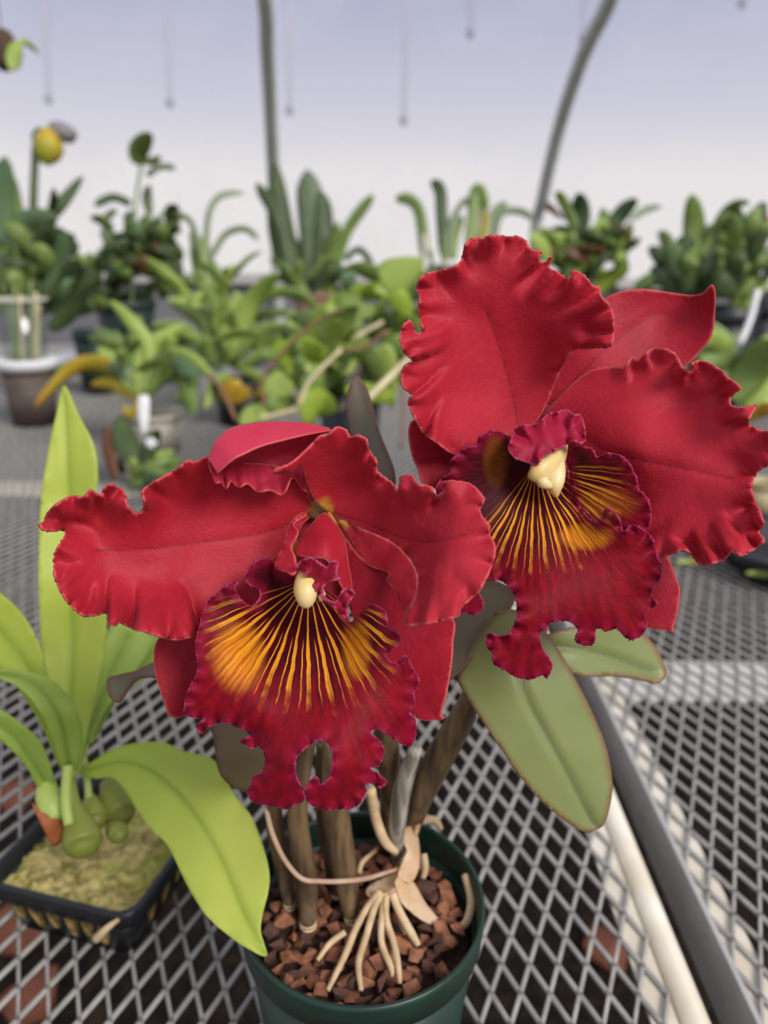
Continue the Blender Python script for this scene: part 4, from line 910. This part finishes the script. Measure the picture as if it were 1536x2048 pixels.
# tall leafy cane
pb = plant('caned_plant', 'tall leafy cane with pointed top leaf, right of the yellow bloom', 280, 640, 2.5)
D_ = 2.5
st(pb, [(262,640),(268,480),(272,400),(284,325)], 9, GREENST, D_); st(pb, [(300,640),(302,480),(300,400)], 8, GREENST, D_)
for pts, w, g, pr in [([(282,330),(278,300),(302,266)], 32, 'mid', 'lance'), ([(284,322),(305,322),(322,314)], 13, 'mid', 'lance'), ([(294,352),(320,334),(352,336)], 11, 'pale', 'strap'), ([(262,408),(225,395),(188,412)], 14, 'grey', 'strap'), ([(300,430),(295,395),(300,370)], 18, 'dark', 'lance'),
                      ([(215,480),(212,440),(235,420)], 14, 'grey', 'strap'), ([(320,430),(345,430),(362,470)], 11, 'pale', 'strap')]: lf(pb, pts, w, g, D_, pr)
bush(pb, 290, 500, 70, 55, 44, ['dark', 'dark', 'mid', 'teal', 'red'], D_, (45, 75), (17, 28), 5)
bush(pb, 200, 560, 50, 40, 26, ['dark', 'dark', 'mid'], D_, (40, 60), (14, 22), 6)
pot_(250, 600, 120, 90, 2.5, DGP, 'nursery_pot', 'dark green pot under the tall leafy cane'); pot_(190, 660, 90, 110, 2.3, DGP, 'nursery_pot', 'dark green pot between the clear cup and the strap-leaved rosette')
pot_(212, 572, 60, 60, 2.72, TAN, 'clay_pot', 'small weathered clay pot behind the leafy cane')
# arching spidery leaves
pd = plant('grassy_plant', 'yellow-green plant with thin arching leaves left of the straight pole', 410, 640, 2.2)
D_ = 2.2
for pts, w, g, pr in [([(412,560),(415,440),(440,392),(490,385)], 11, 'pale', 'strap'), ([(420,520),(450,470),(490,458),(518,480)], 11, 'pale', 'strap'), ([(405,540),(385,450),(350,425)], 10, 'pale', 'strap'), ([(410,600),(400,520),(385,455)], 20, 'mid', 'strap'), ([(425,640),(405,560),(390,480)], 26, 'light', 'strap'),
                      ([(440,640),(420,560),(408,470)], 22, 'mid', 'strap'), ([(410,650),(350,570),(290,515)], 24, 'light', 'lance'), ([(420,650),(370,590),(320,545)], 20, 'light', 'lance'), ([(430,650),(435,590),(425,520)], 22, 'light', 'strap')]: lf(pd, pts, w, g, D_, pr)
# broad light clump
pe = plant('strap_leaf_plant', 'fountain of light green strap leaves beneath the straight pole', 460, 740, 1.95)
D_ = 1.95
WIDER[pe.name] = 1.3
for pts, w, g in [([(460,720),(500,610),(556,545)], 30, 'light'), ([(460,720),(520,600),(600,590),(650,640)], 20, 'mid'), ([(455,720),(440,620),(400,560)], 26, 'mid'), ([(450,720),(400,640),(340,610)], 26, 'mid'), ([(465,720),(480,640),(470,580)], 28, 'light'), ([(470,720),(530,660),(590,660)], 22, 'mid'),
                  ([(440,740),(390,700),(330,700)], 22, 'teal'), ([(470,740),(540,710),(590,740)], 22, 'mid'), ([(480,740),(520,760),(540,800)], 20, 'light'), ([(440,740),(420,640),(430,560)], 24, 'mid'), ([(460,750),(430,770),(410,820)], 20, 'light'), ([(450,730),(480,690),(540,700)], 22, 'light'),
                  ([(430,720),(370,660),(300,650)], 22, 'mid'), ([(450,760),(500,790),(560,790)], 20, 'yellow'), ([(400,720),(380,780),(350,800)], 22, 'mid'), ([(470,700),(440,650),(450,600)], 26, 'light')]: lf(pe, pts, w, g, D_)
pot_(480, 760, 110, None, 1.95, BLKP, 'nursery_pot', 'black pot under the fountain of strap leaves')
# rosette in the concrete pot
pf = plant('rosette_plant', 'green strap-leaved rosette growing in the pale concrete pot', 285, 850, 1.62)
D_ = 1.62
WIDER[pf.name] = 1.35
for pts, w, g in [([(285,790),(220,735),(150,735),(68,815)], 26, 'yellow'), ([(285,790),(230,740),(160,730),(110,745)], 28, 'mid'), ([(285,790),(250,740),(195,695)], 34, 'light'), ([(280,790),(260,720),(230,660)], 30, 'mid'), ([(285,790),(290,720),(330,680),(370,650)], 34, 'light'), ([(285,790),(300,700),(260,640),(220,600)], 22, 'light'),
                  ([(290,790),(340,730),(400,755)], 32, 'teal'), ([(290,790),(350,745),(380,800),(382,830)], 28, 'mid'), ([(288,790),(330,720),(380,720),(430,760)], 28, 'light'), ([(285,790),(270,700),(280,630)], 32, 'mid'), ([(280,800),(230,770),(180,770)], 22, 'yellow'), ([(285,790),(310,740),(345,700)], 34, 'mid'), ([(285,790),(250,745),(215,730)], 30, 'teal'), ([(285,800),(265,830),(245,810)], 16, 'yellow'), ([(285,790),(278,740),(265,700)], 36, 'light')]: lf(pf, pts, w, g, D_)
pot_(305, 822, 120, None, 1.68, CONC, 'concrete_pot', 'pale concrete pot holding the strap-leaved rosette')
tg = Mesh(); a_ = P(287, 790, 1.56); b_ = P(288, 868, 1.56); rr = 12 / FPX * 1.56
tg.tube([a_, a_ + (b_-a_)*.15, a_ + (b_-a_)*.6, b_], [rr*.7, rr, rr*.9, rr*.3], 10, 3, .25); tg.make('plant_tag', WHITE, label='white plant tag hanging in front of the rosette pot', cat='tag')
# small plant before it with a white bloom
pg = plant('small_plant', 'small dark-leaved plant with a white bloom below the plant tag', 265, 960, 1.42)
D_ = 1.42
for pts, w, g in [([(275,930),(250,880),(240,830)], 40, 'dark'), ([(290,940),(300,890),(320,860)], 26, 'dark'), ([(270,950),(330,920),(370,930)], 20, 'mid'), ([(270,960),(300,930),(330,960)], 22, 'mid'), ([(260,960),(290,920),(350,900)], 18, 'light'), ([(230,960),(215,900),(210,850)], 22, 'red'), ([(260,965),(300,960),(350,965)], 22, 'mid'), ([(270,960),(320,945),(380,960)], 18, 'dark')]: lf(pg, pts, w, g, D_)
wb_ = P(302, 886, 1.36); k_ = 1.36 / FPX
for a in range(5):
    an = 6.283 * a / 5; t_ = wb_ + RV * (13 * k_ * math.cos(an)) + np.array([0, 0, 12 * k_ * math.sin(an)])
    V_, F_ = strip([wb_, (wb_ + t_) / 2 - FV * .002, t_], 13 * k_, 'oval'); mk('bloom_petal', V_, F_, WHITE, pg, solid=.0008)
bush(pf, 300, 730, 60, 40, 12, ['light', 'mid', 'mid'], 1.66, (70, 110), (22, 32), 31)
bush(pg, 300, 960, 60, 25, 10, ['mid', 'dark', 'light'], 1.44, (40, 80), (14, 24), 32)
# clear cup with stems and white saucer pot, far left
wp = pot_(55, 725, 108, None, 1.9, BRN, 'brown_pot', 'brown pot with white rim at the left edge', group=None)
t_ = P(55, 725, 1.9); k_ = 1.9 / FPX
Mesh().lathe(t_, [(44*k_, -12*k_), (56*k_, -12*k_), (60*k_, 4*k_), (56*k_, 10*k_), (50*k_, 4*k_), (44*k_, -12*k_)], 32).make('white_collar', WHITE, wp, label='thick white collar')
GLS = NB('clear_plastic'); g_ = GLS.n('BsdfGlossy'); g_.inputs['Roughness'].default_value = .15; t2 = GLS.n('BsdfTransparent'); t2.inputs[0].default_value = (.9, .92, .9, 1); mx_ = GLS.n('MixShader'); mx_.inputs[0].default_value = .07
GLS.t.links.new(t2.outputs[0], mx_.inputs[1]); GLS.t.links.new(g_.outputs[0], mx_.inputs[2]); GLS.t.links.new(mx_.outputs[0], GLS.out.inputs[0])
cup = empty('clear_cup', t_, 'clear plastic cup with pale stems standing on the white-collared pot', 'cup')
Mesh().lathe(t_, [(38*k_, 6*k_), (50*k_, 122*k_), (51.5*k_, 122*k_), (39.5*k_, 5*k_)], 32).make('cup_wall', GLS.m, cup)
Mesh().lathe(t_, [(49*k_, 120*k_), (53*k_, 120*k_), (53*k_, 124*k_), (49*k_, 124*k_), (49*k_, 120*k_)], 32).make('cup_rim', simple('rim_plastic', C(206, 200, 186), None, 20, .4), cup)
for k, (xa, xb, y1) in enumerate([(30, 18, 600), (45, 40, 590), (60, 62, 560), (75, 78, 610), (38, 28, 570), (68, 72, 585)]): st(cup, [(xa, 722), ((xa+xb)/2, 660), (xb, y1)], 10, STICK if k % 2 else GREENST, 1.9)
q_ = on(140, 735, ZB)
tr = Mesh(); tr.box((q_[0]-.13, q_[1]-.02, ZB+.001), (q_[0]+.13, q_[1]+.28, ZB+.02)); tr.make('white_tray', WHITE, smooth=False, label='flat white tray lying on the bench behind the brown pot', cat='tray')

# upright plant behind the straight pole's right
ph_ = plant('upright_plant', 'dark upright strap-leaved plant right of the straight pole', 630, 640, 2.6)
D_ = 2.6
for pts, w, g, pr in [([(590,600),(560,450),(512,365)], 20, 'dark', 'strap'), ([(605,600),(565,470),(551,325)], 44, 'dark', 'lance'), ([(635,610),(625,470),(614,338)], 44, 'grey', 'strap'), ([(640,600),(648,480),(642,380)], 34, 'dark', 'strap'), ([(655,600),(690,470),(748,388)], 18, 'mid', 'strap'), ([(655,600),(670,520),(675,440)], 22, 'mid', 'lance'), ([(690,520),(720,500),(752,545)], 12, 'teal', 'strap'),
                      ([(612,610),(596,520),(588,470)], 20, 'dark', 'lance'), ([(640,610),(632,540),(636,500)], 18, 'yellow', 'lance'), ([(625,610),(600,560),(570,540)], 16, 'mid', 'lance'), ([(650,610),(665,560),(668,480)], 18, 'dark', 'strap')]: lf(ph_, pts, w, g, D_, pr, bend=.03)
pot_(630, 585, 90, 70, 2.6, TAN, 'clay_pot', 'clay pot of the upright strap-leaved plant')

# vine in the middle
pv = plant('vine_plant', 'trailing vine with bright heart-shaped leaves between the two red flowers', 700, 880, 1.35)
D_ = 1.35
WIDER[pv.name] = 1.5
for pts, w, g in [([d6(700,820)[0:2], d6(820,540), d6(915,360)], 44, 'bright'), ([d6(530,900), d6(620,800), d6(780,740)], 62, 'bright'), ([d6(640,1230), d6(760,1170), d6(880,1200)], 56, 'bright'), ([d6(400,980), d6(480,1020), d6(590,1030)], 46, 'light'), ([d6(1090,540), d6(1020,420), d6(1080,310)], 60, 'mid'), ([d6(1190,430), d6(1290,520), d6(1380,600)], 66, 'bright'), ([d6(1200,300), d6(1330,230), d6(1490,140)], 50, 'light'),
                  ([d6(1160,740), d6(1220,900), d6(1270,1180)], 40, 'light'), ([d6(1090,760), d6(1140,860), d6(1180,1000)], 34, 'mid'), ([d6(900,520), d6(980,560), d6(1040,620)], 44, 'mid'), ([d6(640,1080), d6(760,1030), d6(860,960)], 40, 'mid'), ([d6(400,1200), d6(300,1220), d6(220,1290)], 34, 'light'), ([d6(100,1000), d6(180,1090), d6(300,1060)], 40, 'yellow'),
                  ([d6(420,1080), d6(500,1120), d6(600,1100)], 44, 'mid'), ([d6(880,900), d6(960,820), d6(1020,760)], 36, 'light'), ([d6(1000,300), d6(960,260), d6(1010,220)], 26, 'teal'), ([d6(1100,680), d6(1030,730), d6(960,760)], 40, 'light'), ([d6(760,700), d6(860,640), d6(900,560)], 40, 'light'), ([d6(1250,680), d6(1300,800), d6(1290,900)], 40, 'mid'), ([d6(700,960), d6(760,900), d6(800,850)], 44, 'light')]: lf(pv, pts, w, g, D_, 'oval')
for pts, w, m_ in [([d6(330,1010), d6(500,790), d6(700,600), d6(930,480)], 9, TWIG), ([d6(330,1010), d6(380,1080), d6(360,1180)], 8, TWIG), ([d6(620,1160), d6(700,980), d6(920,760)], 13, STICK), ([d6(340,1250), d6(460,1220), d6(600,1180)], 13, STICK), ([d6(920,770), d6(1060,750), d6(1250,630)], 10, TWIG), ([d6(910,1200), d6(960,1080), d6(1040,870)], 18, BRN),
                   ([d6(1010,680), d6(1120,620), d6(1210,570)], 12, STICK), ([d6(0,940), d6(90,1060), d6(190,1270)], 11, TWIG), ([d6(1330,1450), d6(1350,1200), d6(1340,1000)], 9, TWIG)]: st(pv, pts, w, m_, 1.32)
Mesh().tube([P(*d6(1085,1125), 1.2), P(*d6(1385,830), 1.3)], 15 / 2 / FPX * 1.22, 8).make('wooden_stake', STICK, label='pale wooden stake leaning beside the upper flower', cat='stake')
Mesh().tube([P(*d6(1180,200), 1.7), P(*d6(1200,215), 1.7), P(*d6(1225,235), 1.7)], [.005, .011, .005], 9, 3).make('orange_bud', simple('orange_bud', C(236, 160, 60), None, 20, .5), label='small orange bud above the vine leaves', cat='flower')
pot_(700, 780, 130, None, 1.5, BLKP, 'nursery_pot', 'black pot hidden under the trailing vine')

# plants behind the upper flower and to the right
pi = plant('twisted_leaf_plant', 'sparse upright plant with curled leaf tips behind the upper flower', 880, 640, 2.4)
D_ = 2.4
for pts, w, g, pr in [([(850,520),(840,430),(820,400),(790,398)], 18, 'mid', 'strap'), ([(890,520),(884,430),(880,380),(862,360)], 20, 'dark', 'strap'), ([(940,510),(948,430),(955,380),(975,420)], 22, 'mid', 'strap'), ([(955,510),(968,450),(966,400)], 14, 'yellow', 'lance'), ([(985,500),(1000,430),(1040,422),(1068,440)], 12, 'pale', 'strap'), ([(975,500),(985,430),(1015,405)], 14, 'pale', 'strap'), ([(905,520),(912,470),(925,430)], 14, 'mid', 'strap'), ([(890,520),(900,450),(930,400),(940,420)], 11, 'pale', 'strap')]: lf(pi, pts, w, g, D_, pr, bend=.03)
for pts in ([(852,620),(850,520),(848,470)], [(890,620),(888,520),(886,470)], [(878,640),(870,560),(860,500)]): st(pi, pts, 12, simple('white_cane', C(206, 200, 190), None, 20, .6) if pts[0][0] == 852 else GREENST, D_)
pot_(885, 530, 70, 60, 2.45, BLKP, 'nursery_pot', 'black pot of the curled-tip plant, left of the upper flower')
pj = plant('bushy_plant', 'bushy dark green plant directly above the right sepal of the upper flower', 1190, 650, 2.3)
D_ = 2.3
for pts, w, g in [([(1150,500),(1160,430),(1158,385)], 32, 'dark'), ([(1160,480),(1130,410),(1112,382)], 18, 'mid'), ([(1210,490),(1240,430),(1275,398)], 26, 'teal'), ([(1200,480),(1210,440),(1205,415)], 22, 'mid'), ([(1240,500),(1265,490),(1280,474)], 12, 'dark'), ([(1150,490),(1210,455),(1262,470)], 20, 'red'), ([(1260,440),(1290,420),(1325,412)], 13, 'pale'), ([(1110,420),(1095,412),(1130,440)], 12, 'red'),
                  ([(1170,600),(1210,560),(1260,535)], 30, 'bright'), ([(1260,600),(1300,560),(1350,570)], 24, 'mid')]: lf(pj, pts, w, g, D_)
bush(pj, 1180, 520, 75, 40, 22, ['dark', 'mid', 'mid', 'red', 'light'], D_, (60, 110), (26, 40), 12)
pk = plant('leafy_plant', 'tall dark leafy plant in black pots at the right edge', 1430, 680, 2.1)
D_ = 2.1
for pts, w, g in [([(1385,530),(1390,450),(1382,388)], 36, 'mid'), ([(1400,520),(1440,440),(1470,410),(1500,405)], 16, 'mid'), ([(1470,500),(1480,450),(1468,400)], 18, 'dark'), ([(1510,520),(1520,450),(1515,412)], 26, 'red'), ([(1360,530),(1330,480),(1315,465)], 22, 'mid'), ([(1480,450),(1510,440),(1560,440)], 12, 'mid'), ([(1400,540),(1440,490),(1490,480)], 30, 'dark'),
                  ([(1460,660),(1480,590),(1510,540)], 30, 'mid'), ([(1450,700),(1500,600),(1536,560)], 22, 'light')]: lf(pk, pts, w, g, D_)
bush(pk, 1400, 550, 70, 45, 20, ['dark', 'mid', 'dark', 'teal', 'mid'], D_, (80, 130), (30, 46), 15)
bush(pk, 1510, 510, 50, 60, 14, ['dark', 'mid', 'red', 'mid'], D_, (80, 120), (24, 38), 16)
for u, v, w, dd, lab in [(1450, 612, 130, 2.15, 'black pot at the right edge behind the white stake'), (1330, 610, 110, 2.35, 'black pot behind the upper flower\'s right sepal'), (1240, 600, 100, 2.5, 'black pot under the bushy dark plant'), (1530, 600, 110, 2.3, 'black pot cut by the right picture edge')]: pot_(u, v, w, None, dd, BLKP, 'nursery_pot', lab)
Mesh().tube([P(1516, 580, 1.95), P(1500, 640, 1.95), P(1478, 690, 1.95)], .0085, 8, 3).make('white_stake', WHITE, label='white plastic stake leaning at the right edge', cat='stake')
pl = plant('broad_leaf_plant', 'broad-leaved green plant touching the right petal at the right edge', 1500, 800, 1.3)
for pts, w, g in [([(1400,720),(1440,700),(1400,640)], 50, 'mid'), ([(1460,800),(1500,740),(1545,680)], 60, 'mid'), ([(1440,790),(1420,720),(1370,690)], 50, 'mid'), ([(1500,820),(1530,770),(1580,720)], 60, 'light'), ([(1490,840),(1530,820),(1560,830)], 24, 'yellow')]: lf(pl, pts, w, g, 1.3)
pot_(1532, 962, 76, None, 1.32, simple('straw_pot', C(190, 176, 140), C(170, 150, 100), 30, .7), 'small_pot', 'small straw-coloured pot at the right edge above the black tray', group=None)
# black octagonal tray on the right bench
tc_ = on(1612, 1142, ZB); tray = empty('black_tray', (tc_[0], tc_[1], ZB), 'black octagonal plastic pot tray on the right bench', 'tray')
R_ = tc_[0] - on(1432, 1142, ZB)[0]
def octo(r, z): return [(tc_[0] + r * math.cos(math.pi/8 + k * math.pi/4), tc_[1] + r * math.sin(math.pi/8 + k * math.pi/4), ZB + z) for k in range(8)]
V_, F_ = loft([octo(R_*.84, 0.001), octo(R_*.96, .04), octo(R_*.9, .04), octo(R_*.80, .006)], True, True); mk('tray_wall', V_, F_, BLKP, tray, smooth=False)
V_, F_ = loft([octo(R_*.9, .036), octo(R_*1.04, .036), octo(R_*1.04, .044), octo(R_*.9, .044), octo(R_*.9, .036)]); mk('tray_rim', V_, F_, BLKP, tray, smooth=False)
tp = empty('seedling', (tc_[0], tc_[1], ZB + .01), 'light green leaf lying in the black tray', 'plant')
lf(tp, [(1585,1156),(1535,1150),(1490,1146)], 14, 'light', float(np.dot(on(1535, 1150, ZB + .022) - CAM, FV)), bend=0)
sf = empty('fallen_bloom', on(1385, 1128, ZB), 'small yellow-green bloom lying on the right bench mesh', 'flower')
for k in range(4):
    lf(sf, [(1382,1128),(1384 + 18*math.cos(k*1.6), 1126 + 6*math.sin(k*1.6)), (1384 + 30*math.cos(k*1.6), 1126 + 9*math.sin(k*1.6))], 12, 'yellow' if k % 2 else 'light', float(np.dot(on(1385, 1128, ZB + .003) - CAM, FV)), bend=0)

bush(pa, 85, 560, 80, 75, 34, ['dark', 'dark', 'teal', 'mid'], 2.1, (70, 120), (26, 40), 21)
bush(pb, 260, 560, 100, 60, 26, ['dark', 'dark', 'mid', 'mid'], 2.55, (55, 90), (22, 34), 22)
bush(pe, 450, 690, 70, 50, 26, ['mid', 'light', 'light', 'mid'], 2.0, (80, 130), (18, 28), 23)
bush(pd, 420, 600, 50, 40, 14, ['light', 'mid'], 2.25, (70, 120), (14, 22), 24)
bush(pv, 700, 720, 120, 80, 46, ['mid', 'light', 'bright', 'mid', 'dark'], 1.45, (70, 120), (26, 40), 25)
bush(pv, 810, 620, 40, 60, 14, ['mid', 'light', 'bright'], 1.5, (70, 110), (30, 44), 26, prof='oval')
bush(ph_, 630, 570, 40, 40, 12, ['dark', 'mid', 'mid'], 2.65, (60, 120), (14, 22), 27)
bush(pj, 1180, 545, 90, 50, 18, ['dark', 'mid', 'dark', 'mid', 'light'], 2.35, (70, 110), (28, 42), 28)
bush(pk, 1420, 560, 110, 60, 20, ['dark', 'mid', 'dark', 'mid', 'teal'], 2.15, (80, 130), (30, 46), 29)
bush(pl, 1480, 760, 60, 50, 10, ['mid', 'dark', 'light'], 1.4, (80, 120), (30, 50), 30)
